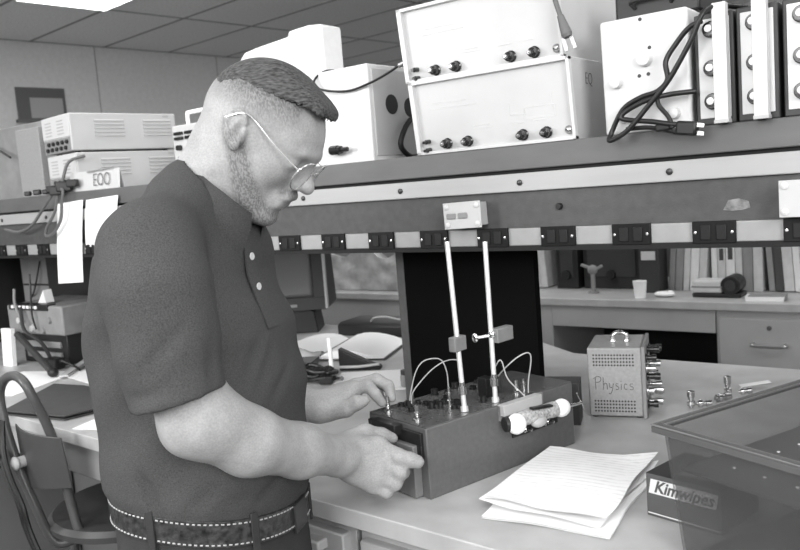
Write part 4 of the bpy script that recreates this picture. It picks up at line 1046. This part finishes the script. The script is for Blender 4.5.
for s in (-1, 1):   # ears: shell with rim and bowl
    bf.ell(Er(-.003, s*.0735, .000), (.0145, .0065, .025), .004, F=EF_)
    bf.ell(Er(.003, s*.0815, -.003), (.0080, .0065, .013), .003, True, F=EF_)
    rim = [(.010, .010), (.0075, .020), (-.001, .0255), (-.011, .023), (-.0165, .012), (-.0165, -.001), (-.0125, -.013), (-.006, -.021)]
    for a, b in zip(rim, rim[1:]): bf.cone(Er(a[0], s*.0785, a[1]), Er(b[0], s*.0785, b[1]), .0030, .0030, .0025)
    bf.cone(Er(-.010, s*.0785, -.006), Er(.000, s*.0785, .012), .0025, .0025, .003)
    bf.ell(Er(-.001, s*.0755, -.0225), (.0072, .0048, .0065), .004, F=EF_)
    bf.cone(Er(.0095, s*.076, .003), Er(.0085, s*.076, -.006), .0035, .0035, .003)
# arms
def chain(pts, rs, k=.012, sq=None):
    for (a, b, ra, rb) in zip(pts, pts[1:], rs, rs[1:]): bf.cone(a, b, ra, rb, k, sq=sq)
chain([SHR, (-.012, -.176, 1.27), ELR], [.054, .0445, .0450], .02)
bf.ell((-.006, -.168, 1.162), (.026, .028, .024), .02)
bf.ell((.036, -.156, 1.160), (.032, .030, .028), .03)
chain([ELR, (.060, -.132, 1.131), (.113, -.055, 1.088), WRR], [.0440, .0415, .0350, .0280], .02)
chain([SHL, (-.04, .175, 1.25), ELL], [.054, .048, .042], .02)
chain([ELL, (-.01, .19, 1.115), (.06, .180, 1.10), WRL], [.043, .042, .034, .0255], .02)
# right hand: back to the viewer, thumb above, fingers closing on the end drawer
RW = np.array(WRR)
chain([RW, (.178, .050, 1.040)], [.0290, .029], .012)
rk = [np.array(p) for p in ((.216, .058, 1.048), (.220, .050, 1.027), (.214, .046, 1.008), (.204, .046, .992))]   # knuckles, index first
for j, p in enumerate(rk): bf.cone((.160+.002*j, .042, 1.052-.007*j), p, .0215-.0015*j, .0140, .012)
bf.cone(rk[0], rk[2], .0145, .0145, .012)
bf.ell((.188, .048, 1.027), (.038, .021, .032), .015)
fing = [[rk[0], (.246, .046, 1.034), (.264, .049, 1.026), (.275, .052, 1.021)],
        [rk[1], (.246, .044, 1.010), (.251, .060, 1.004), (.243, .075, 1.008)],
        [rk[2], (.238, .044, .993), (.241, .062, .990), (.232, .075, .995)],
        [rk[3], (.224, .046, .980), (.228, .062, .980), (.220, .073, .984)]]
frd = [(.0135, .0125, .0118, .0105), (.0132, .0122, .0110, .0100), (.0125, .0115, .0105, .0095), (.0115, .0105, .0095, .0085)]
for P_, R_ in zip(fing, frd):
    for a, b, ra, rb in zip(P_, P_[1:], R_, R_[1:]): bf.cone(a, b, ra, rb, .0035)
for a, b, ra, rb in (((.165, .054, 1.058), (.196, .084, 1.064), .0185, .014), ((.196, .084, 1.064), (.222, .098, 1.053), .0128, .0112), ((.222, .098, 1.053), (.238, .106, 1.044), .0110, .0092)): bf.cone(a, b, ra, rb, .006)
# left hand: palm down, index and middle finger tips on the terminal post
LW = np.array(WRL)
chain([LW, (.140, .180, 1.088)], [.0255, .025], .012)
lk = [np.array(p) for p in ((.176, .186, 1.108), (.180, .206, 1.109), (.176, .225, 1.103), (.168, .241, 1.095))]
for j, p in enumerate(lk): bf.cone((.136, .172+.009*j, 1.092), p, .0185, .0128, .010)
bf.ell((.158, .200, 1.094), (.032, .030, .017), .012)
fing = [[lk[0], (.203, .180, 1.113), (.214, .178, 1.098), (.223, .179, 1.083)],
        [lk[1], (.216, .205, 1.117), (.236, .199, 1.106), (.240, .193, 1.086)],
        [lk[2], (.214, .230, 1.108), (.236, .228, 1.094), (.240, .222, 1.080)],
        [lk[3], (.198, .250, 1.098), (.216, .250, 1.084), (.221, .246, 1.073)]]
for P_, R_ in zip(fing, [(.0118, .0105, .0095, .0082), (.0118, .0108, .0098, .0085), (.011, .0100, .0090, .0080), (.010, .0090, .0082, .0072)]):
    for a, b, ra, rb in zip(P_, P_[1:], R_, R_[1:]): bf.cone(a, b, ra, rb, .0035)
for a, b, ra, rb in (((.138, .165, 1.080), (.164, .156, 1.083), .0175, .0135), ((.164, .156, 1.083), (.183, .153, 1.093), .0128, .0122), ((.183, .153, 1.093), (.196, .155, 1.095), .0118, .0092)): bf.cone(a, b, ra, rb, .006)
me, P = bf.mesh('person', 2)
del bf
# hair density on the skin: clipped sides, beard and moustache
q = (P-HO) @ HF.T; f_, l_, t_ = q[:, 0], q[:, 1], q[:, 2]
ss = lambda x, a, b: np.clip((x-a)/(b-a), 0, 1)**2*(3-2*np.clip((x-a)/(b-a), 0, 1))
near = (np.linalg.norm(P-HO, axis=1) < .17)
line = .030+.35*np.maximum(f_-.01, 0)
buzz = ss(t_-line, -.030, .038)*(1-ss(f_+.55*(t_-.06), .062, .076))*ss(-f_, -.11, -.05)
g1, g2 = f_+.9*t_, f_+.96*t_
beard = ss(g1, -.018, -.002)*(1-ss(g2, .024, .040)*(1-ss(-t_, .054, .066)))*ss(-t_, -.022, .004)*(1-ss(-t_, .100, .112))*ss(np.abs(l_)+np.maximum(f_-.06, 0)*3, .030, .045)
mous = ss(f_, .088, .096)*ss(-t_, .020, .026)*(1-ss(-t_, .034, .038))*(1-ss(np.abs(l_), .026, .032))
lips = ss(f_, .099, .1035)*ss(-t_, .033, .037)*(1-ss(-t_, .052, .056))*(1-ss(np.abs(l_), .018, .023))
beard = np.clip(np.maximum(beard, .75*mous)*(1-lips), 0, 1)
attr(me, 'buzz', buzz*near); attr(me, 'beard', beard*near); attr(me, 'lips', lips*near)

def skin_mat():
    m = bpy.data.materials.new('skin'); m.use_nodes = True; nt = m.node_tree; b = nt.nodes['Principled BSDF']; N = nt.nodes.new; Lk = nt.links.new
    b.inputs['Roughness'].default_value = .48; b.inputs['Specular IOR Level'].default_value = .35
    b.inputs['Subsurface Weight'].default_value = .08; b.inputs['Subsurface Radius'].default_value = (.01, .01, .01); b.inputs['Subsurface Scale'].default_value = .5
    tc = N('ShaderNodeTexCoord')
    def noise(s, d=4, st=None):
        n = N('ShaderNodeTexNoise'); n.inputs['Scale'].default_value = s; n.inputs['Detail'].default_value = d
        if st:
            mp = N('ShaderNodeMapping'); mp.inputs['Scale'].default_value = st; mp.inputs['Rotation'].default_value = (0, .6, .3); Lk(tc.outputs['Object'], mp.inputs['Vector']); Lk(mp.outputs[0], n.inputs['Vector'])
        else: Lk(tc.outputs['Object'], n.inputs['Vector'])
        return n
    def rng(x, a, b_, c, d):
        r = N('ShaderNodeMapRange'); r.inputs[1].default_value = a; r.inputs[2].default_value = b_; r.inputs[3].default_value = c; r.inputs[4].default_value = d; Lk(x, r.inputs[0]); return r.outputs[0]
    def mth(op, x, y):
        r = N('ShaderNodeMath'); r.operation = op
        for i, a in enumerate((x, y)):
            if isinstance(a, (int, float)): r.inputs[i].default_value = a
            else: Lk(a, r.inputs[i])
        return r.outputs[0]
    def mix(fac, x, y):
        r = N('ShaderNodeMix'); r.data_type = 'FLOAT'; Lk(fac, r.inputs[0])
        for i, a in ((2, x), (3, y)):
            if isinstance(a, (int, float)): r.inputs[i].default_value = a
            else: Lk(a, r.inputs[i])
        return r.outputs[0]
    def at(n): a = N('ShaderNodeAttribute'); a.attribute_name = n; return a.outputs['Fac']
    base = rng(noise(35).outputs['Fac'], .3, .7, .30, .37)
    base = mth('ADD', base, rng(noise(420, 2).outputs['Fac'], .35, .65, -.03, .03))
    hairs = rng(noise(480, 3, (1, 1, .40)).outputs['Fac'], .42, .58, 0, 1)
    bd = mth('MULTIPLY', at('beard'), mth('ADD', mth('MULTIPLY', hairs, .50), .30))
    base = mix(bd, base, .10)
    h2 = rng(noise(520, 3, (1, 1, .4)).outputs['Fac'], .4, .6, 0, 1)
    bz = mth('MULTIPLY', at('buzz'), mth('ADD', mth('MULTIPLY', h2, .40), .55))
    base = mix(bz, base, .07)
    base = mix(mth('MULTIPLY', at('lips'), .6), base, .24)
    cb = N('ShaderNodeCombineColor')
    for i in range(3): Lk(base, cb.inputs[i])
    Lk(cb.outputs[0], b.inputs['Base Color'])
    bp = N('ShaderNodeBump'); bp.inputs['Strength'].default_value = .35; bp.inputs['Distance'].default_value = .0015
    Lk(noise(300, 4).outputs['Fac'], bp.inputs['Height']); Lk(bp.outputs[0], b.inputs['Normal'])
    return m
SKIN = skin_mat()
man = link('person', me, SKIN, None)
man.location = (-.904, .730, 0); man.rotation_euler = (0, 0, .656893)
tag(man, 'bespectacled man in a dark short-sleeved polo shirt bending over the apparatus box', 'person')

# hair: flat-top brush of dark hair on the crown
hf = Field((-.10, -.12, 1.42), (.26, .12, 1.68), .0026)
hf.ell(H(.015, 0, .030), (.0885, .0745, .0825), .01, F=HF)
hf.ell(H(.038, 0, .057), (.050, .056, .045), .018, F=HF)
hf.cone(H(.074, -.032, .0865), H(.074, .032, .0865), .0125, .0125, .012)
hf.cone(H(.0, -.03, .090), H(.055, -.036, .087), .017, .015, .015); hf.cone(H(.0, .03, .090), H(.055, .036, .087), .017, .015, .015)
def cut(x, y, z):   # keep what lies above the hairline
    X, Y, Z = x-HO[0], y-HO[1], z-HO[2]
    f = X*Hf[0]+Y*Hf[1]+Z*Hf[2]; l = X*Hl[0]+Y*Hl[1]+Z*Hl[2]; t = X*Ht[0]+Y*Ht[1]+Z*Ht[2]
    jag = .0018*np.sin(f*760+l*420)+.0015*np.sin(f*430-l*660+1)+.0012*np.sin(f*1300+l*900)
    back = .066+.22*f-.9*np.maximum(-f-.03, 0)
    front = .073
    lim = np.where(f > .03, back+(f-.03)*.12-np.maximum(f-.062, 0)*.30, back)
    return t-lim-jag
hf.add(lambda x, y, z: np.maximum(-cut(x, y, z), -9), (-1, -1, -1), (3, 3, 3), 0.002, sub=False) if False else None
g = np.meshgrid(*[hf.lo[i]+hf.h*np.arange(hf.n[i], dtype=np.float32) for i in range(3)], indexing='ij')
hf.v = np.maximum(hf.v, -cut(*g)*.8).astype(np.float32); del g
me, P = hf.mesh('hair', 1)
def hair_mat():
    m = gm('clipped_hair', .075, .75, 0); nt = m.node_tree; b = nt.nodes['Principled BSDF']
    tc = nt.nodes.new('ShaderNodeTexCoord'); mp = nt.nodes.new('ShaderNodeMapping'); mp.inputs['Rotation'].default_value = (0, .7, 0); mp.inputs['Scale'].default_value = (.25, 1, 1)
    n = nt.nodes.new('ShaderNodeTexNoise'); n.inputs['Scale'].default_value = 420; n.inputs['Detail'].default_value = 4
    nt.links.new(tc.outputs['Object'], mp.inputs[0]); nt.links.new(mp.outputs[0], n.inputs['Vector'])
    r = nt.nodes.new('ShaderNodeMapRange'); r.inputs[1].default_value = .35; r.inputs[2].default_value = .7; r.inputs[3].default_value = .018; r.inputs[4].default_value = .115
    nt.links.new(n.outputs['Fac'], r.inputs[0]); cb = nt.nodes.new('ShaderNodeCombineColor')
    for i in range(3): nt.links.new(r.outputs[0], cb.inputs[i])
    nt.links.new(cb.outputs[0], b.inputs['Base Color'])
    bp = nt.nodes.new('ShaderNodeBump'); bp.inputs['Strength'].default_value = .9; bp.inputs['Distance'].default_value = .003
    nt.links.new(n.outputs['Fac'], bp.inputs['Height']); nt.links.new(bp.outputs[0], b.inputs['Normal'])
    return m
link('hair', me, hair_mat(), man)

# polo shirt
sf = Field((-.24, -.29, .97), (.18, .27, 1.53), .0036)
ROWS = [(z, u, v, a+.002, b+.006) for z, u, v, a, b in TORSO if z >= 1.0]
sf.stack([(1.004, -.031, .02, .120, .141), (1.016, -.031, .02, .130, .151), (1.036, -.032, .02, .136, .157)]+[r for r in ROWS if r[0] >= 1.05], YAW, .02)
sf.cone((-.028, -.125, 1.398), (-.008, -.03, 1.452), .050, .045, .03); sf.cone((-.01, .105, 1.390), (-.004, .02, 1.450), .050, .045, .03)
sf.cone((-.002, 0, 1.425), (.010, 0, 1.450), .057, .055, .02)
# sleeves
sf.cone((-.030, -.155, 1.386), (-.023, -.172, 1.340), .064, .067, .022)
sf.cone((-.023, -.176, 1.340), (-.016, -.180, 1.270), .068, .063, .006); sf.cone((-.016, -.180, 1.270), (-.006, -.182, 1.190), .063, .0575, .005)
sf.cone((.0, .145, 1.365), (-.03, .168, 1.28), .068, .066, .022); sf.cone((-.03, .168, 1.28), (-.062, .186, 1.18), .065, .056, .008)
# soft drapes of the knit and the folds running out of the armpit
def soft(x, y, z):
    return .0016*np.sin(38*z+22*x+9*y)+.0012*np.sin(64*z-30*x+14*y+1.3)+.0010*np.sin(25*y+50*z-40*x)
def fold(a, b, w, amp):
    a, b = np.array(a), np.array(b); d = b-a; L2 = d@d
    def fn(x, y, z):
        px, py, pz = x-a[0], y-a[1], z-a[2]; t = np.clip((px*d[0]+py*d[1]+pz*d[2])/L2, 0, 1)
        q2 = (px-t*d[0])**2+(py-t*d[1])**2+(pz-t*d[2])**2
        return amp*np.exp(-q2/(w*w))*np.sin(PI*np.clip(t*.9+.1, 0, 1))
    return fn
g = np.meshgrid(*[sf.lo[i]+sf.h*np.arange(sf.n[i], dtype=np.float32) for i in range(3)], indexing='ij')
sf.v = sf.v+soft(*g)
for a, b, w, m_ in (((.058, -.118, 1.190), (.098, -.055, 1.285), .009, .009), ((.070, -.115, 1.172), (.110, -.035, 1.255), .009, .009), ((.064, -.118, 1.184), (.104, -.045, 1.268), .006, -.008), ((.085, -.09, 1.16), (.112, -.01, 1.21), .008, .005),
                    ((.040, -.180, 1.350), (.050, -.160, 1.300), .006, .006), ((.048, -.150, 1.360), (.060, -.135, 1.310), .006, -.006),
                    ((-.060, -.130, 1.03), (-.085, -.128, 1.11), .007, .006), ((-.075, -.125, 1.03), (-.105, -.118, 1.13), .007, -.005), ((.02, -.140, 1.035), (.07, -.110, 1.055), .009, .005), ((-.03, -.142, 1.035), (.03, -.140, 1.09), .010, .004), ((.06, -.11, 1.03), (.10, -.04, 1.07), .010, .005), ((-.11, -.10, 1.04), (-.15, -.06, 1.12), .009, .005),
                    ((-.03, -.243, 1.25), (.03, -.235, 1.31), .010, .004), ((-.06, -.225, 1.215), (.01, -.238, 1.235), .009, .004), ((.04, -.21, 1.22), (.05, -.20, 1.30), .008, .004), ((-.075, -.20, 1.21), (-.085, -.20, 1.30), .008, .004)):
    sf.v = sf.v+fold(a, b, w, m_)(*g)
# sleeve hems and the neck opening
g = np.meshgrid(*[sf.lo[i]+sf.h*np.arange(sf.n[i], dtype=np.float32) for i in range(3)], indexing='ij')
def below(pt, nrm, side, lim):
    n = np.array(nrm, float); n /= np.linalg.norm(n)
    d = (g[0]-pt[0])*n[0]+(g[1]-pt[1])*n[1]+(g[2]-pt[2])*n[2]
    return d
dR = below((-.004, -.182, 1.207), (.20, -.02, -1.0), 0, 0); dL = below((-.06, .19, 1.185), (-.10, .05, -1), 0, 0)
armR = np.sqrt((g[0]+.006)**2+(g[1]+.182)**2)-.075; armL = np.sqrt((g[0]+.062)**2+(g[1]-.19)**2)-.08
tor = np.full(sf.n, 1.0, np.float32)
ft = Field((-.24, -.29, .97), (.18, .27, 1.53), .0036); ft.stack(ROWS, YAW, .02, grow=.004); tor = ft.v
cutR = np.minimum(np.minimum(dR, -armR), tor+.0); cutL = np.minimum(np.minimum(dL, -armL), tor)
sf.v = np.maximum(sf.v, np.maximum(cutR, cutL)).astype(np.float32)
# hollow the sleeve mouths round the arms
hol = Field((-.24, -.29, .97), (.18, .27, 1.53), .0036)
hol.cone((-.008, -.180, 1.232), (.002, -.178, 1.165), .0478, .0485, .001); hol.cone((-.052, .182, 1.215), (-.066, .190, 1.16), .050, .051, .001)
sf.v = np.maximum(sf.v, -np.maximum(hol.v, -(tor+.0))).astype(np.float32)
del g, hol, ft, tor, dR, dL, armR, armL, cutR, cutL
g = np.meshgrid(*[sf.lo[i]+sf.h*np.arange(sf.n[i], dtype=np.float32) for i in range(3)], indexing='ij')
na = np.array((.66, -.07, .75)); na /= np.linalg.norm(na); q = [g[0]-.024, g[1]+.004, g[2]-1.446]
al = q[0]*na[0]+q[1]*na[1]+q[2]*na[2]; rad = np.sqrt(np.maximum(q[0]**2+q[1]**2+q[2]**2-al**2, 0))
sf.v = np.maximum(sf.v, -np.maximum(-(al+.004), rad-.066)).astype(np.float32); del g, q, al, rad
me, P = sf.mesh('polo_shirt', 2)
SH_ = gm('knit_shirt', .070, .9, 650, .32, .7, 800, spec=.15)
shirt = link('polo_shirt', me, SH_, man)
del sf

# collar: a folded band round the neck
def band(rows, name, mat, parent, thick=.003, nseg=None):
    b = MB(); A = []
    for k in (0, 1):
        A.append([[b.bm.verts.new(Vector(p)+Vector(n)*(thick*k)) for p, n in r] for r in rows])
    R_, C_ = len(rows), len(rows[0])
    for k in (0, 1):
        for i in range(R_-1):
            for j in range(C_-1):
                f = [A[k][i][j], A[k][i+1][j], A[k][i+1][j+1], A[k][i][j+1]]; b.bm.faces.new(f if k else f[::-1])
    for i in range(R_-1):
        for j in (0, C_-1): b.bm.faces.new((A[0][i][j], A[0][i+1][j], A[1][i+1][j], A[1][i][j]))
    for j in range(C_-1):
        for i in (0, R_-1): b.bm.faces.new((A[0][i][j], A[0][i][j+1], A[1][i][j+1], A[1][i][j]))
    return b.build(name, mat, parent, smooth=60)
NC = Vector((.024, -.004, 1.446)); ax = Vector((.66, -.07, .75)).normalized(); fw = Vector((.75, -.14, -.66)); fw = (fw-ax*fw.dot(ax)).normalized(); sd_ = ax.cross(fw)
rows = []
for i in range(41):
    a = math.radians(22+316*i/40); d = fw*math.cos(a)+sd_*math.sin(a)
    e = min(i, 40-i)/40.0; tip = max(0, 1-e*7)
    top = NC+d*(.0605+.006*math.cos(a))+ax*(.020-.006*tip)
    mid = NC+d*(.0675+.007*math.cos(a))+ax*(.014-.010*tip)
    low = NC+d*(.0765+.011*math.cos(a)+.006*tip)+ax*(-.020-.026*tip)
    inn = NC+d*(.058+.006*math.cos(a))+ax*(-.012)
    rows.append([(inn, -d), (top-ax*.002, (-d)*.5), (top, ax), (mid, d), (low.lerp(mid, .5)+d*.002, d), (low, d)])
band(rows, 'collar', SH_, shirt, .0025)
# placket with buttons
TY = math.radians(-13)
fz = Vector((math.cos(TY-.22), math.sin(TY-.22), 0)); sz = Vector((-fz.y, fz.x, 0))
def chest(z, off=0, s=0):
    zs = [r[0] for r in TORSO]; a = np.interp(z, zs, [r[3] for r in TORSO])+.002; cu = np.interp(z, zs, [r[1] for r in TORSO]); bw = np.interp(z, zs, [r[4] for r in TORSO])+.006; z0 = z; zq = z
    # point on the shirt surface in direction fz shifted sideways by s
    best = None
    ca, sa = math.cos(YAW), math.sin(YAW)
    for k in range(400):
        r = .04+k*.0005; p = Vector((cu, .02, z))+fz*r+sz*s; X, Y = p.x-cu, p.y-.02
        if (abs((X*ca+Y*sa)/a)**2.3+abs((-X*sa+Y*ca)/bw)**2.3) > 1: break
    return p+fz*off
rows = []
for i in range(15):
    z = 1.262+i*.0105
    rows.append([(chest(z, .0005, s), fz) for s in (-.016, -.008, 0, .008, .016)])
pk = band(rows, 'placket', SH_, shirt, .0028)
for z in (1.398, 1.360, 1.318):
    p = chest(z, .0032, 0); MB().lathe([(.0052, 0), (.0055, .001), (.0045, .0019), (.0001, .0015)], p, fz, 14).build('button', 'offwhite', pk)
# trousers
tf = Field((-.24, -.26, .0), (.22, .26, 1.02), .005)
tf.stack([(.80, -.03, .015, .125, .158), (.88, -.03, .018, .128, .158), (.96, -.031, .02, .1275, .151), (1.018, -.031, .02, .1265, .149)], YAW, .02)
for sy in (-1, 1): tf.cone((-.024, .080*sy, .86), (-.02, .095*sy, .49), .092, .078, .03); tf.cone((-.02, .095*sy, .49), (-.050, .10*sy, .085), .078, .066, .02)
me, P = tf.mesh('trousers', 2); TR = gm('dark_trousers', .030, .85, 20, .2, .4, 600)
tro = link('trousers', me, TR, man); del tf
def ring(z, grow, tilt=.0):
    ca, sa = math.cos(YAW), math.sin(YAW); out = []
    for i in range(120):
        t = 2*PI*i/120; c, s = math.cos(t), math.sin(t); rr = (abs(c)**2.3+abs(s)**2.3)**(-1/2.3)
        x, y = (.1275+grow)*c*rr, (.150+grow)*s*rr
        X, Y = -.031+x*ca-y*sa, .02+x*sa+y*ca
        out.append(Vector((X, Y, z-.006-.16*(X+.02)-.10*Y)))
    return out
def ringband(z0, z1, g0, g1, name, mat, parent):
    b = MB(); L = [ring(z0, g0), ring(z1, g0), ring(z1, g1), ring(z0, g1)]
    V = [[b.bm.verts.new(p) for p in r] for r in L]
    for k in range(4):
        for i in range(120): b.bm.faces.new((V[k][i], V[k][(i+1) % 120], V[(k+1) % 4][(i+1) % 120], V[(k+1) % 4][i]))
    return b.build(name, mat, parent, .0008)
leather = gm('tooled_leather', .030, .35, 110, .9, .9, 130, spec=.6)
belt = ringband(.987, 1.023, -.001, .0042, 'belt', leather, man)
LACE = gm('white_lacing', .42, .6)
for z in (.9910, 1.0190):
    R_ = ring(z, .0046); st_ = MB()
    for i in range(0, 120):
        p, q = R_[i], R_[(i+1) % 120]
        st_.cyl(p.lerp(q, .15), p.lerp(q, .68), .0011, n=6)
    st_.build('lacing', LACE, belt)
R_ = ring(1.003, .0055)
for i in (8, 34, 52, 70, 88, 107):
    p = R_[i]; d = (R_[(i+1) % 120]-R_[i-1]).normalized(); a = math.atan2(d.y, d.x)
    MB().box(p, (.011, .004, .056), RotZ(a)).build('belt_loop', TR, tro, .001)
bk_ = R_[0]; MB().box(bk_, (.004, .045, .042), RotZ(YAW)).build('buckle', 'dscrew', belt, .001)
# shoes
for sy in (-1, 1):
    so = Field((-.16, -.17, -.005), (.17, .17, .13), .004)
    so.cone((-.085, .10*sy, .035), (.085, .105*sy, .030), .040, .042, .02); so.cone((-.06, .10*sy, .05), (-.05, .10*sy, .105), .046, .046, .02)
    so.v = np.maximum(so.v, -(so.lo[2]+so.h*np.arange(so.n[2], dtype=np.float32))[None, None, :]+.001).astype(np.float32)
    me, P = so.mesh('shoe', 1); link('shoe', me, 'black', man)
# spectacles
gl = MB()
LN = {}
def lens_pts(s, n=28, sc=1.0):
    c = (.111, s*.034, .006); out = []
    for i in range(n):
        a = 2*PI*i/n; w = .0255*math.cos(a); h = .0215*math.sin(a)*(1 if math.sin(a) > 0 else 1.05)
        out.append(Vector(H(c[0]-.006*(abs(w*s+.0)/.0255)*(1 if w*s > 0 else 0)-.10*h*-1*.6, c[1]+w*sc, c[2]+h*sc)))
    return out
SPEC = None
rimm = MB()
for s in (-1, 1): rimm.tube(lens_pts(s), .0011, 6, 1, True)
rimm.tube([H(.1125, -.0095, .012), H(.1165, 0, .0155), H(.1125, .0095, .012)], .0011, 6, 4)
spec = rimm.build('spectacles', gm('gold_wire_rim', .75, .2, metal=.8), man)
for s in (-1, 1):
    MB().tube([H(.107, s*.0585, .014), H(.100, s*.069, .0155), H(.06, s*.0755, .0235), H(.024, s*.0775, .032), H(.008, s*.0805, .030), H(-.008, s*.0800, .012)], .0009, 6).build('temple', gm('gold_wire', .80, .2, metal=.7) if s < 0 else bpy.data.materials['gold_wire'], spec)
    b = MB(); pp = lens_pts(s); A = [b.bm.verts.new(p) for p in pp]; B_ = [b.bm.verts.new(p+Vector(Hf)*.0012) for p in pp]
    b.bm.faces.new(A[::-1]); b.bm.faces.new(B_)
    for i in range(len(A)): b.bm.faces.new((A[i], A[(i+1) % len(A)], B_[(i+1) % len(A)], B_[i]))
    b.build('lens', bpy.data.materials.get('spectacle_glass') or clear('spectacle_glass', .5, .05, .07, .9), spec)

# ------------------------------------------------------------------ light
wd_ = bpy.data.worlds.new('room_light'); SC.world = wd_; wd_.use_nodes = True
wd_.node_tree.nodes['Background'].inputs[0].default_value = (1, 1, 1, 1); wd_.node_tree.nodes['Background'].inputs[1].default_value = .38
def area(name, loc, aim, sx, sy, power):
    l = bpy.data.lights.new(name, 'AREA'); l.shape = 'RECTANGLE'; l.size = sx; l.size_y = sy; l.energy = power
    o = bpy.data.objects.new(name, l); COL.objects.link(o); o.location = loc
    o.rotation_euler = (Vector(aim)-Vector(loc)).to_track_quat('-Z', 'Y').to_euler()
    return o
area('key_fill_light', (-2.7, -1.2, 1.95), (-.9, 1.1, 1.25), .8, .8, 46)  # unseen soft key on the left, inferred from the cast shadows
area('key_fill_light', (-.5, -1.9, 2.2), (-.7, 1.2, 1.15), 1.6, 1.2, 80)  # added front fill from behind the camera, not an actual window
area('key_fill_light', (1.9, -.7, 2.1), (-.6, 1.2, 1.2), 1.2, 1.2, 85)  # fill lamp added on the right to lighten right-facing sides; no window there
for x in (-4.62, -2.18, .26):
    for y in (-.5, 1.35, 3.2, 5.1):
        if x == -4.62 and y == 3.2: continue
        p = room(x, y, 2.78); area('ceiling_lamp', p, (p[0], p[1], 0), 1.15, .58, 13)
SC.view_settings.view_transform = 'Standard'; SC.view_settings.look = 'None'; SC.view_settings.gamma = 1.0
SC.view_settings.exposure = -0.2; SC.view_settings.use_curve_mapping = False
